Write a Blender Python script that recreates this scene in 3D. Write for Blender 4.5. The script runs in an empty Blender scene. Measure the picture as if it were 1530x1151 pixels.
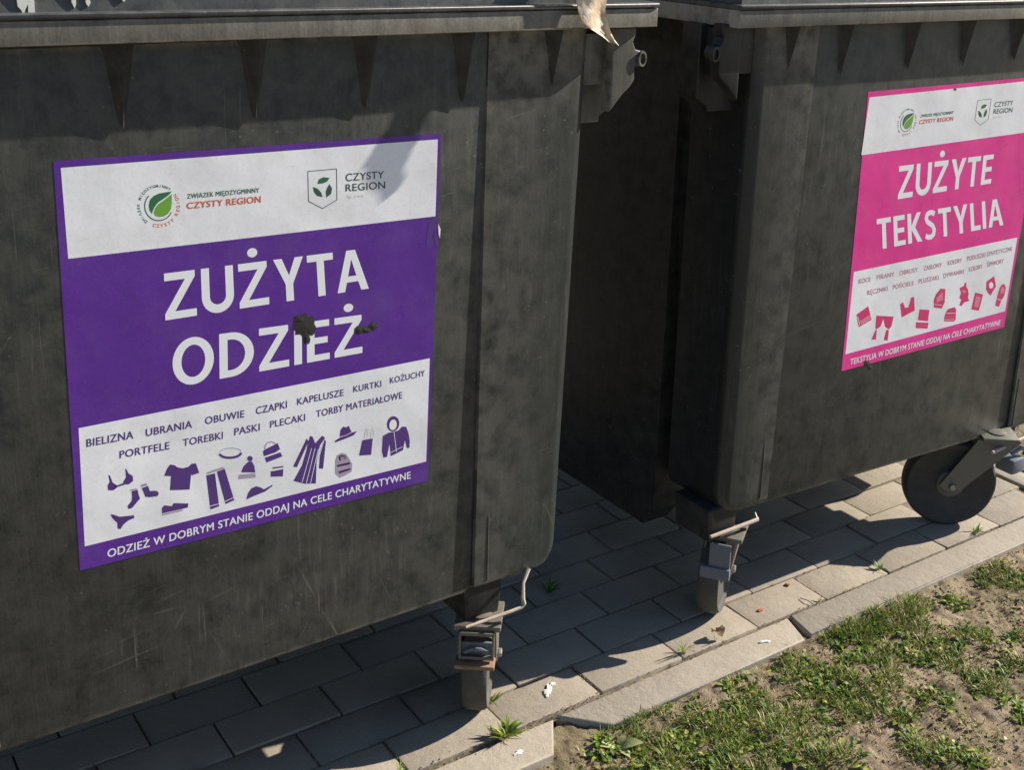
import bpy, bmesh, math, random
from mathutils import Vector, Matrix, noise
random.seed(7)
A = math.radians
sc = bpy.context.scene
COL = sc.collection

# ------------------------------------------------------------------ camera
CAMPOS = (-1.23486, -1.49797, 1.39791)
RX = (0.81964, -0.57197, 0.03225); RY = (-0.13822, -0.25208, -0.95778); RZ = (0.55595, 0.78058, -0.28567)
cam = bpy.data.cameras.new('camera'); co = bpy.data.objects.new('camera', cam); COL.objects.link(co)
co.matrix_world = Matrix(((RX[0], -RY[0], -RZ[0], CAMPOS[0]), (RX[1], -RY[1], -RZ[1], CAMPOS[1]), (RX[2], -RY[2], -RZ[2], CAMPOS[2]), (0, 0, 0, 1)))
cam.sensor_width = 36; cam.sensor_fit = 'HORIZONTAL'; cam.lens = 1829.86 / 1530 * 36
cam.shift_x = -45.16 / 1530; cam.shift_y = -180.1 / 1530
cam.clip_start = 0.02; cam.clip_end = 500
sc.camera = co

# ------------------------------------------------------------------ light
TOSUN = Vector((1.7, -0.30, 1.0)).normalized()
EL = math.asin(TOSUN.z); AZ = math.atan2(TOSUN.x, TOSUN.y)
w = bpy.data.worlds.new('World'); sc.world = w; w.use_nodes = True
nt = w.node_tree; nt.nodes.clear()
sky = nt.nodes.new('ShaderNodeTexSky'); sky.sky_type = 'NISHITA'; sky.sun_disc = False
sky.sun_elevation = EL; sky.sun_rotation = AZ; sky.air_density = 1.0; sky.dust_density = 0.4; sky.ozone_density = 3.0
bg = nt.nodes.new('ShaderNodeBackground'); bg.inputs['Strength'].default_value = 0.060
wo = nt.nodes.new('ShaderNodeOutputWorld')
nt.links.new(sky.outputs[0], bg.inputs[0]); nt.links.new(bg.outputs[0], wo.inputs[0])
sl = bpy.data.lights.new('sun', 'SUN'); sl.energy = 5.0; sl.angle = math.radians(0.5); sl.color = (1.0, 0.915, 0.77)
so = bpy.data.objects.new('sun', sl); COL.objects.link(so); so.location = TOSUN * 20
so.rotation_euler = TOSUN.to_track_quat('Z', 'Y').to_euler()
sc.view_settings.view_transform = 'Standard'; sc.view_settings.look = 'None'
sc.view_settings.exposure = 1.0; sc.view_settings.gamma = 1

# ------------------------------------------------------------------ materials
class NT:
    def __init__(s, name):
        s.m = bpy.data.materials.new(name); s.m.use_nodes = True; s.t = s.m.node_tree; s.t.nodes.clear()
        s.out = s.n('ShaderNodeOutputMaterial'); s.b = s.n('ShaderNodeBsdfPrincipled'); s.l(s.b.outputs[0], s.out.inputs[0])
        s.tc = s.n('ShaderNodeTexCoord')
    def n(s, t, **k):
        x = s.t.nodes.new(t)
        for a, b in k.items(): setattr(x, a, b)
        return x
    def l(s, a, b): s.t.links.new(a, b)
    def set(s, **k):
        for a, v in k.items():
            i = s.b.inputs[a.replace('_', ' ')]
            if hasattr(v, 'node'): s.l(v, i)
            else: i.default_value = v
        return s
    def noise(s, scale, detail=4, rough=.55, vec=(1, 1, 1), src='Object', off=(0, 0, 0), rot=0.0):
        mp = s.n('ShaderNodeMapping', vector_type='TEXTURE') if False else s.n('ShaderNodeMapping'); mp.inputs['Scale'].default_value = vec; mp.inputs['Location'].default_value = off
        if rot:
            rt = s.n('ShaderNodeMapping'); rt.inputs['Rotation'].default_value = (0, math.radians(rot), 0)
            s.l(s.tc.outputs[src], rt.inputs[0]); s.l(rt.outputs[0], mp.inputs[0])
        else: s.l(s.tc.outputs[src], mp.inputs[0])
        x = s.n('ShaderNodeTexNoise'); x.inputs['Scale'].default_value = scale; x.inputs['Detail'].default_value = detail
        x.inputs['Roughness'].default_value = rough; s.l(mp.outputs[0], x.inputs['Vector']); return x.outputs['Fac']
    def vor(s, scale, vec=(1, 1, 1), feat='F1'):
        mp = s.n('ShaderNodeMapping'); mp.inputs['Scale'].default_value = vec; s.l(s.tc.outputs['Object'], mp.inputs[0])
        x = s.n('ShaderNodeTexVoronoi', feature=feat); x.inputs['Scale'].default_value = scale; s.l(mp.outputs[0], x.inputs['Vector'])
        return x.outputs['Distance']
    def ramp(s, f, a, b, lo=0.0, hi=1.0):
        x = s.n('ShaderNodeMapRange'); x.inputs[1].default_value = a; x.inputs[2].default_value = b
        x.inputs[3].default_value = lo; x.inputs[4].default_value = hi; s.l(f, x.inputs[0]); return x.outputs[0]
    def mul(s, a, b, op='MULTIPLY'):
        x = s.n('ShaderNodeMath', operation=op)
        for i, v in enumerate((a, b)):
            if hasattr(v, 'node'): s.l(v, x.inputs[i])
            else: x.inputs[i].default_value = v
        return x.outputs[0]
    def mix(s, f, a, b):
        x = s.n('ShaderNodeMix', data_type='RGBA')
        for i, v in ((0, f), (6, a), (7, b)):
            if hasattr(v, 'node'): s.l(v, x.inputs[i])
            else: x.inputs[i].default_value = v if i == 0 else (*v, 1)
        return x.outputs[2]
    def bump(s, h, strength=.3, dist=.002, prev=None):
        x = s.n('ShaderNodeBump'); x.inputs['Strength'].default_value = strength; x.inputs['Distance'].default_value = dist
        s.l(h, x.inputs['Height'])
        if prev: s.l(prev, x.inputs['Normal'])
        s.l(x.outputs[0], s.b.inputs['Normal']); return x.outputs[0]
    def rnd(s):
        x = s.n('ShaderNodeNewGeometry'); return x.outputs['Random Per Island']

def plastic(name, dark, dusty, amt=.5, seed=0.0, rough=.5, edge=.6, chalk=(.30, .28, .24)):
    k = NT(name)
    big = k.noise(2.2, 5, .6, off=(seed, seed, 0))
    st = k.noise(3.0, 6, .65, vec=(9, 9, .9), off=(seed, 0, seed))
    smear = k.noise(4.5, 7, .62, vec=(1, 1, .5), off=(0, seed, seed))
    fine = k.noise(240, 2, .5)
    wipe = k.noise(1.6, 4, .5, vec=(1, 1, 2.2), off=(seed, 9, 2), rot=20)
    fs = k.noise(5.5, 7, .7, vec=(20, 20, 1.1), off=(seed, 5, seed))
    f = k.mul(k.ramp(big, .2, .85, .10, .45), k.ramp(st, .30, .78, 0, .28), 'ADD')
    f = k.mul(f, k.ramp(fs, .40, .75, -.08, .32), 'ADD')
    grime = k.mul(k.ramp(k.noise(34, 7, .75, vec=(1, 1, .3), off=(seed, 4, 1)), .50, .72), k.ramp(wipe, .50, .64))
    f = k.mul(f, k.mul(grime, .5), 'ADD')
    f = k.mul(k.mul(f, amt * 1.15), k.ramp(fine, .25, .75, .7, 1.3))
    c = k.mix(f, dark, dusty)
    rub = k.mul(k.ramp(k.noise(8, 7, .72, vec=(12, 12, 1.4), off=(seed, 2, 7)), .52, .76), k.ramp(k.noise(3.4, 4, .6, off=(seed, 8, 1)), .48, .64))
    c = k.mix(k.mul(rub, .95 * amt), c, (.105, .108, .098))
    spot = k.mul(k.ramp(k.vor(75), .16, .07), k.ramp(k.noise(10, 2, .5, off=(2, seed, 0)), .56, .62))
    c = k.mix(k.mul(spot, .28), c, chalk)
    # thin scratches in two directions
    s1 = k.ramp(k.noise(4, 3, .5, vec=(60, 60, 1.6), off=(seed, 1, 2)), .675, .74)
    s2 = k.ramp(k.noise(3, 3, .5, vec=(3, 3, 55), off=(2, seed, 5)), .72, .77)
    s3 = k.ramp(k.vor(26, vec=(1, 1, .7)), .045, .02)
    sm = k.ramp(k.noise(4, 2, .5, off=(5, 5, seed)), .46, .70)
    s4 = k.ramp(k.noise(2.6, 3, .5, vec=(70, 30, 2.2), off=(seed, 3, 1), rot=24), .69, .75)
    s5 = k.ramp(k.noise(2.2, 3, .5, vec=(85, 30, 2.6), off=(1, 3, seed), rot=-33), .695, .75)
    s6 = k.ramp(k.noise(3.0, 2, .5, vec=(2.4, 30, 90), off=(6, 3, seed), rot=9), .69, .75)
    s1 = k.mul(k.mul(s1, s4, 'MAXIMUM'), k.mul(s5, s6, 'MAXIMUM'), 'MAXIMUM')
    sc_ = k.mul(k.mul(s1, s2, 'MAXIMUM'), sm)
    sc_ = k.mul(sc_, k.mul(s3, k.ramp(k.noise(9, 1, .5), .55, .65)), 'MAXIMUM')
    c = k.mix(k.mul(sc_, .36), c, chalk)
    if edge:
        g = k.n('ShaderNodeNewGeometry')
        pe = k.mul(k.ramp(g.outputs['Pointiness'], .52, .62), k.ramp(k.noise(30, 4, .6), .3, .6))
        c = k.mix(k.mul(pe, edge), c, chalk)
    k.set(Base_Color=c, Roughness=k.ramp(fs, .3, .75, rough - .06, rough + .08))
    k.b.inputs['Specular IOR Level'].default_value = .36
    b1 = k.bump(k.noise(2.4, 2, .4, vec=(1, 1, .7)), .35, .012)
    b2 = k.bump(fs, .22, .0012, b1)
    k.bump(fine, .22, .0006, b2)
    return k.m

def flat(name, c, rough=.45, dirt=.12, dirtc=(.25, .22, .18), bump=True, metal=0.0, wob=.35):
    k = NT(name)
    d = k.mul(k.ramp(k.noise(14, 6, .7), .48, .75), dirt)
    d = k.mul(d, k.mul(k.ramp(k.noise(300, 2, .5), .55, .7), dirt * .6), 'ADD')
    k.set(Base_Color=k.mix(d, c, dirtc), Roughness=k.ramp(k.noise(20, 3, .5), .3, .7, rough - .06, rough + .1), Metallic=metal)
    if bump:
        b = k.bump(k.noise(4, 3, .5), wob, .008)
        k.bump(k.noise(90, 3, .6), .2, .0008, b)
    return k.m

M = {}
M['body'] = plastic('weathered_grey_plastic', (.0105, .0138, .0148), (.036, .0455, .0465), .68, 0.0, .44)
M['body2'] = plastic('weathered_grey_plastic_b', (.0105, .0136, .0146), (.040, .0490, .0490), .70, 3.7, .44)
M['side'] = plastic('shade_darkened_plastic', (.0085, .0100, .0115), (.026, .028, .030), .45, 6.2, .5, .1)  # darker copy of the body plastic, shade of the flanks painted in
M['rim'] = plastic('dusty_rim_plastic', (.040, .041, .040), (.185, .178, .155), .95, 1.3, .55, .8, (.36, .33, .28))
M['lid'] = plastic('faded_lid_plastic', (.016, .019, .023), (.060, .062, .066), .55, 5.1, .42, .12, (.50, .49, .46))
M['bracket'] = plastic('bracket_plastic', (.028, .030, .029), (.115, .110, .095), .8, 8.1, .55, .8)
M['purple'] = flat('purple_vinyl', (.088, .019, .275), .30, .16, (.2, .16, .26), wob=.9)
M['pink'] = flat('pink_vinyl', (.70, .034, .29), .30, .14, (.5, .3, .35), wob=.9)
M['white'] = flat('white_vinyl', (.78, .81, .88), .36, .26, (.46, .43, .38), wob=.7)
M['white_ink'] = flat('white_ink', (.78, .81, .87), .4, .05, (.5, .5, .5), False)
M['ink'] = flat('purple_ink', (.075, .03, .20), .4, .05, (.2, .2, .2), False)
M['ink_light'] = flat('lilac_ink', (.36, .31, .42), .4, .05, (.2, .2, .2), False)
M['magenta'] = flat('magenta_ink', (.60, .03, .17), .4, .05, (.4, .2, .2), False)
M['magenta_l'] = flat('light_magenta_ink', (.66, .22, .33), .4, .05, (.4, .2, .2), False)
M['rose'] = flat('faded_magenta_ink', (.50, .20, .26), .4, .05, (.4, .2, .2), False)
M['dgreen'] = flat('dark_green_ink', (.018, .14, .055), .4, .03, (.2, .2, .2), False)
M['lgreen'] = flat('light_green_ink', (.14, .36, .045), .4, .03, (.2, .2, .2), False)
M['orange'] = flat('orange_ink', (.62, .13, .035), .4, .03, (.2, .2, .2), False)
M['slate'] = flat('dark_slate_ink', (.03, .075, .055), .4, .03, (.2, .2, .2), False)
M['greyink'] = flat('grey_ink', (.5, .5, .5), .4, .03, (.2, .2, .2), False)
M['char'] = flat('charred_black', (.016, .018, .015), .6, .25, (.06, .06, .05))
M['steel'] = flat('galvanised_steel', (.33, .34, .33), .42, .5, (.20, .15, .10), metal=.7)
M['dsteel'] = flat('dull_dark_steel', (.15, .15, .135), .5, .6, (.12, .085, .055), metal=.3)
M['rust'] = flat('rusty_steel', (.27, .165, .105), .7, .8, (.12, .06, .03), metal=.1)
M['fork'] = flat('stained_steel', (.16, .155, .14), .5, .85, (.17, .095, .05), metal=.25)
M['rod'] = flat('pale_rod', (.42, .36, .30), .5, .7, (.24, .16, .10))
M['pedal'] = flat('blue_grey_plastic', (.13, .145, .18), .5, .4, (.1, .1, .1))
M['tyre'] = flat('grey_rubber', (.055, .056, .050), .75, .6, (.13, .118, .095))
M['tyre_d'] = flat('black_rubber', (.028, .03, .03), .65, .35, (.09, .085, .075))
M['wheelrim'] = flat('black_wheel_rim', (.085, .088, .083), .5, .6, (.12, .11, .09))

def mat_paver():
    k = NT('concrete_pavers')
    r = k.rnd()
    base = k.mix(r, (.262, .225, .184), (.350, .302, .248))
    st = k.ramp(k.noise(9, 6, .65), .42, .7)
    c = k.mix(k.mul(st, .6), base, (.165, .142, .115))
    g = k.noise(420, 3, .7)
    c = k.mix(k.ramp(g, .35, .7, 0, .5), c, (.39, .355, .305))
    c = k.mix(k.ramp(k.noise(3.2, 5, .6, off=(2, 7, 0)), .48, .62, 0, .35), c, (.33, .28, .215))
    sp = k.ramp(k.vor(190), .22, .1)
    c = k.mix(k.mul(sp, k.ramp(k.noise(60, 2, .5), .5, .6, 0, .55)), c, (.10, .085, .07))
    c = k.mix(k.mul(k.ramp(k.noise(28, 5, .7), .58, .72), .55), c, (.36, .25, .16))
    k.set(Base_Color=c, Roughness=.9); k.b.inputs['Specular IOR Level'].default_value = .25
    b = k.bump(k.noise(40, 6, .65), .6, .0035); k.bump(g, .6, .0015, b); return k.m
def mat_kerb():
    k = NT('concrete_kerb')
    c = k.mix(k.ramp(k.noise(11, 6, .65), .4, .72, 0, .5), (.315, .275, .230), (.21, .18, .15))
    g = k.noise(520, 3, .7); c = k.mix(k.ramp(g, .35, .7, 0, .5), c, (.40, .365, .315))
    c = k.mix(k.mul(k.ramp(k.vor(150), .2, .1), .35), c, (.14, .12, .10))
    k.set(Base_Color=c, Roughness=.9); k.b.inputs['Specular IOR Level'].default_value = .25
    b = k.bump(k.noise(35, 6, .65), .7, .004); k.bump(g, .6, .0016, b); return k.m
def mat_soil(name='dry_soil', a=(.325, .262, .190), d=(.165, .125, .085)):
    k = NT(name)
    c = k.mix(k.ramp(k.noise(14, 7, .7), .38, .66), d, a)
    c = k.mix(k.ramp(k.noise(120, 4, .7), .5, .72, 0, .6), c, (.40, .33, .235))
    c = k.mix(k.mul(k.ramp(k.vor(110), .3, .12), k.ramp(k.noise(25, 2, .5), .5, .62, 0, .7)), c, (.07, .05, .032))
    c = k.mix(k.ramp(k.noise(5, 4, .6, off=(3, 1, 0)), .50, .7, 0, .5), c, (.115, .105, .05))
    k.set(Base_Color=c, Roughness=.95); k.b.inputs['Specular IOR Level'].default_value = .1
    b = k.bump(k.noise(60, 6, .7), .8, .008); k.bump(k.noise(350, 3, .7), .6, .002, b); return k.m
def mat_leaf(name, c, t=.35, rough=.55):
    k = NT(name)
    cc = k.mix(k.rnd(), tuple(x * .7 for x in c), tuple(min(1, x * 1.35) for x in c))
    k.set(Base_Color=cc, Roughness=rough); k.b.inputs['Specular IOR Level'].default_value = .3
    tr = k.n('ShaderNodeBsdfTranslucent'); k.l(cc, tr.inputs[0])
    mx = k.n('ShaderNodeMixShader'); mx.inputs[0].default_value = t
    k.l(k.b.outputs[0], mx.inputs[1]); k.l(tr.outputs[0], mx.inputs[2]); k.l(mx.outputs[0], k.out.inputs[0]); return k.m
M['paver'] = mat_paver(); M['kerb'] = mat_kerb(); M['soil'] = mat_soil(); M['joint'] = mat_soil('joint_sand', (.26, .215, .16), (.08, .068, .05))
M['g1'] = mat_leaf('grass_green', (.135, .225, .026)); M['g2'] = mat_leaf('grass_deep_green', (.050, .120, .020))
M['g3'] = mat_leaf('grass_yellow_green', (.30, .31, .055)); M['g4'] = mat_leaf('dry_straw', (.42, .33, .19), .2)
M['g5'] = mat_leaf('dry_brown', (.17, .105, .055), .15); M['weed'] = mat_leaf('weed_green', (.13, .26, .03), .35)
M['paleleaf'] = mat_leaf('pale_leaf', (.40, .45, .20), .3)

# ------------------------------------------------------------------ mesh helpers
class MB:
    def __init__(s): s.v = []; s.f = []; s.mi = []
    def add(s, vs, fs, mi=0):
        o = len(s.v); s.v += [tuple(v) for v in vs]
        for f in fs: s.f.append(tuple(i + o for i in f)); s.mi.append(mi)
    def box(s, a, b, bev=0.0, M4=None):
        x0, y0, z0 = a; x1, y1, z1 = b; t = min(bev, (x1 - x0) / 2.01, (y1 - y0) / 2.01, (z1 - z0) / 2.01)
        if t <= 0:
            vs = [(x, y, z) for x in (x0, x1) for y in (y0, y1) for z in (z0, z1)]
            fs = [(0, 1, 3, 2), (4, 6, 7, 5), (0, 4, 5, 1), (2, 3, 7, 6), (0, 2, 6, 4), (1, 5, 7, 3)]
        else:
            bm = bmesh.new(); bmesh.ops.create_cube(bm, size=1)
            for v in bm.verts: v.co = Vector(((x0 + x1) / 2 + v.co.x * (x1 - x0), (y0 + y1) / 2 + v.co.y * (y1 - y0), (z0 + z1) / 2 + v.co.z * (z1 - z0)))
            bmesh.ops.bevel(bm, geom=bm.edges[:], offset=t, segments=2, profile=.6, affect='EDGES')
            bm.verts.index_update(); vs = [v.co.copy() for v in bm.verts]; fs = [[v.index for v in f.verts] for f in bm.faces]; bm.free()
        if M4 is not None: vs = [M4 @ Vector(v) for v in vs]
        s.add(vs, fs)
        return s
    def tube(s, pts, r, n=10, cap=True):
        pts = [Vector(p) for p in pts]; rs = r if isinstance(r, (list, tuple)) else [r] * len(pts)
        rings = []; up = None
        for i, p in enumerate(pts):
            d = (pts[min(i + 1, len(pts) - 1)] - pts[max(i - 1, 0)]).normalized()
            if up is None: up = d.orthogonal().normalized()
            up = (up - d * up.dot(d)).normalized(); sd = d.cross(up)
            rings.append([p + (up * math.cos(2 * math.pi * k / n) + sd * math.sin(2 * math.pi * k / n)) * rs[i] for k in range(n)])
        s.loft(rings, True, cap)
        return s
    def loft(s, rings, closed=True, cap=True):
        n = len(rings[0]); vs = [v for r in rings for v in r]; fs = []
        for i in range(len(rings) - 1):
            for k in range(n if closed else n - 1):
                a = i * n + k; b = i * n + (k + 1) % n; fs.append((a, b, b + n, a + n))
        if cap: fs.append(tuple(range(n))[::-1]); fs.append(tuple(range((len(rings) - 1) * n, len(rings) * n)))
        s.add(vs, fs)
    def lathe(s, c, ax, prof, n=40):
        # prof: list of (r, h) along axis ax from centre c
        ax = Vector(ax).normalized(); u = ax.orthogonal().normalized(); w_ = ax.cross(u); c = Vector(c)
        rings = [[c + ax * h + (u * math.cos(2 * math.pi * k / n) + w_ * math.sin(2 * math.pi * k / n)) * r for k in range(n)] for r, h in prof]
        s.loft(rings)
        return s
    def slab(s, poly, yf, depth, r=.006, tap=0.0):
        # extrude an XZ outline along +Y with a rounded front edge; yf(x, z) = front surface
        n = len(poly)
        ar = sum(poly[i][0] * poly[(i + 1) % n][1] - poly[(i + 1) % n][0] * poly[i][1] for i in range(n))
        if ar < 0: poly = poly[::-1]
        def inset(d):
            out = []
            for i in range(n):
                p0 = Vector(poly[i - 1]); p1 = Vector(poly[i]); p2 = Vector(poly[(i + 1) % n])
                a = (p1 - p0).normalized(); b = (p2 - p1).normalized()
                na = Vector((-a.y, a.x)); nb = Vector((-b.y, b.x)); m = (na + nb)
                m = m / max(.35, m.dot(na)) if m.length > 1e-6 else na
                out.append(p1 + m * d)
            return out
        rings = []
        for t in (90, 60, 30, 0):
            a = math.radians(t); d = r * math.sin(a) ; y = r * (1 - math.cos(a))
            # t=90: inset r, y=0 ; t=0: inset 0, y=r
            ins = inset(r * (1 - math.cos(a))) if r else inset(0); yy = r * (1 - math.sin(a))
            rings.append([(q.x, yf(q.x, q.y) + yy, q.y) for q in ins])
        rings.append([(q.x, yf(q.x, q.y) + depth, q.y) for q in [Vector(p) for p in poly]])
        s.loft(rings)
        return s
    def build(s, name, mat, parent=None, smooth=True, ang=35, root=None):
        me = bpy.data.meshes.new(name)
        o = bpy.data.objects.new(name, me); COL.objects.link(o)
        org = Vector((0, 0, 0))
        p = parent
        while p is not None: org += p.location; p = p.parent
        me.from_pydata([tuple(Vector(v) - org) for v in s.v], [], s.f)
        for m_ in (mat if isinstance(mat, (list, tuple)) else [mat]): me.materials.append(m_)
        me.polygons.foreach_set('material_index', s.mi)
        bm = bmesh.new(); bm.from_mesh(me); bmesh.ops.recalc_face_normals(bm, faces=bm.faces)
        bmesh.ops.triangulate(bm, faces=[f for f in bm.faces if len(f.verts) > 4]); bm.to_mesh(me); bm.free()
        if smooth:
            me.polygons.foreach_set('use_smooth', [True] * len(me.polygons))
            try: me.set_sharp_from_angle(angle=math.radians(ang))
            except Exception: pass
        if parent: o.parent = parent
        return o
def empty(name, loc):
    o = bpy.data.objects.new(name, None); COL.objects.link(o); o.location = loc; o.empty_display_size = .1
    return o
def tag(o, label=None, cat=None, group=None, kind=None):
    if label: o['label'] = label
    if cat: o['category'] = cat
    if group: o['group'] = group
    if kind: o['kind'] = kind
    return o

# ------------------------------------------------------------------ setting: ground, soil, pavement, kerb
def nz(x, y, s=1.0, z=0.0): return noise.noise(Vector((x * s, y * s, z)))
mb = MB(); mb.add([(-90, -90, -.075), (90, -90, -.075), (90, 90, -.075), (-90, 90, -.075)], [(0, 1, 2, 3)])
tag(mb.build('ground', M['soil'], smooth=False), kind='structure')
def soil_h(x, y):
    h = -.019 + .006 * nz(x, y, 5) + .006 * nz(x, y, 17, 3) + .0045 * nz(x, y, 48, 5) + .0028 * nz(x, y, 120, 8)
    if y > -.125 and x < 1.5: h += .010 * min(1, (y + .125) / .04)
    return min(h, -.004)
def grid(mb, x0, x1, y0, y1, step, hf):
    nx = int((x1 - x0) / step); ny = int((y1 - y0) / step)
    vs = [(x0 + (x1 - x0) * i / nx, y0 + (y1 - y0) * j / ny) for j in range(ny + 1) for i in range(nx + 1)]
    mb.add([(x, y, hf(x, y)) for x, y in vs], [(j * (nx + 1) + i, j * (nx + 1) + i + 1, (j + 1) * (nx + 1) + i + 1, (j + 1) * (nx + 1) + i) for j in range(ny) for i in range(nx)])
mb = MB(); grid(mb, -.6, 1.6, -.85, -.02, .0055, soil_h)
grid(mb, -2.2, -.6, -.85, -.02, .03, soil_h)
grid(mb, 1.56, 3.2, -.85, 1.6, .018, soil_h)
tag(mb.build('soil', M['soil'], ang=80), kind='structure')
mb = MB(); mb.add([(-2.6, -.012, -.006), (1.5, -.012, -.006), (1.5, 2.2, -.006), (-2.6, 2.2, -.006)], [(0, 1, 2, 3)])
tag(mb.build('joint_sand', M['joint'], smooth=False), kind='structure')
OFF = [0, .082, .1725, .263, .341]
def rowoff(j): return OFF[j] if j < 5 else (.045 if j % 2 else .145)
mb = MB()
for j in range(21):
    for k in range(-14, 9):
        x0 = rowoff(j) + .2 * k; x1 = x0 + .2
        if x0 < -2.6: continue
        if x0 > 1.42: continue
        x1 = min(x1, 1.425)
        if x1 - x0 < .03: continue
        g = .0012 + random.uniform(0, .0010)
        a = (x0 + g, .1 * j + g, -.05); b = (x1 - g, .1 * j + .1 - g, random.uniform(-.0018, .0018))
        c = Vector(((a[0] + b[0]) / 2, (a[1] + b[1]) / 2, 0))
        R_ = Matrix.Translation(c) @ Matrix.Rotation(random.gauss(0, .004), 4, 'Z') @ Matrix.Rotation(random.gauss(0, .009), 4, 'X') @ Matrix.Rotation(random.gauss(0, .004), 4, 'Y') @ Matrix.Translation(-c)
        mb.box(a, b, .0032, R_)
tag(mb.build('pavement', M['paver'], ang=50), kind='structure')
# kerb stones: outline polygons in plan
def prism(mb, poly, z0, z1, bev=.004):
    bm = bmesh.new(); vs = [bm.verts.new((x, y, z0)) for x, y in poly]; f = bm.faces.new(vs)
    r = bmesh.ops.extrude_face_region(bm, geom=[f]); top = [e for e in r['geom'] if isinstance(e, bmesh.types.BMVert)]
    for v in top: v.co.z = z1
    if bev: bmesh.ops.bevel(bm, geom=[e for e in bm.edges if all(v.co.z > z1 - 1e-5 for v in e.verts)], offset=bev, segments=2, profile=.5, affect='EDGES')
    bm.verts.index_update(); mb.add([v.co.copy() for v in bm.verts], [[v.index for v in f.verts] for f in bm.faces]); bm.free()
mb = MB()
prism(mb, [(-1.4, -.012), (-.119, -.012), (-.172, -.088), (-1.4, -.088)], -.12, .001)
prism(mb, [(-.108, -.006), (-.035, -.080), (.452, -.078), (.478, -.004)], -.12, -.001)
prism(mb, [(.485, -.004), (.470, -.078), (1.43, -.078), (1.43, -.004)], -.12, .002)
prism(mb, [(1.4325, -.078), (1.50, -.078), (1.50, .9), (1.4325, .9)], -.12, .004)
prism(mb, [(-2.6, -.012), (-1.405, -.012), (-1.405, -.088), (-2.6, -.088)], -.12, .001)
tag(mb.build('kerb', M['kerb'], ang=50), kind='structure')

# ------------------------------------------------------------------ the waste containers
def homography(src, dst):
    A = []; B = []
    for (x, y), (u, v) in zip(src, dst):
        A.append([x, y, 1, 0, 0, 0, -u * x, -u * y]); B.append(u)
        A.append([0, 0, 0, x, y, 1, -v * x, -v * y]); B.append(v)
    n = 8; Mx = [r + [b] for r, b in zip(A, B)]
    for i in range(n):
        p = max(range(i, n), key=lambda r: abs(Mx[r][i])); Mx[i], Mx[p] = Mx[p], Mx[i]
        for r in range(n):
            if r != i:
                q = Mx[r][i] / Mx[i][i]
                for c in range(i, n + 1): Mx[r][c] -= q * Mx[i][c]
    h = [Mx[i][n] / Mx[i][i] for i in range(n)]
    def H(x, y):
        d = h[6] * x + h[7] * y + 1
        return ((h[0] * x + h[1] * y + h[2]) / d, (h[3] * x + h[4] * y + h[5]) / d)
    return H

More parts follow.
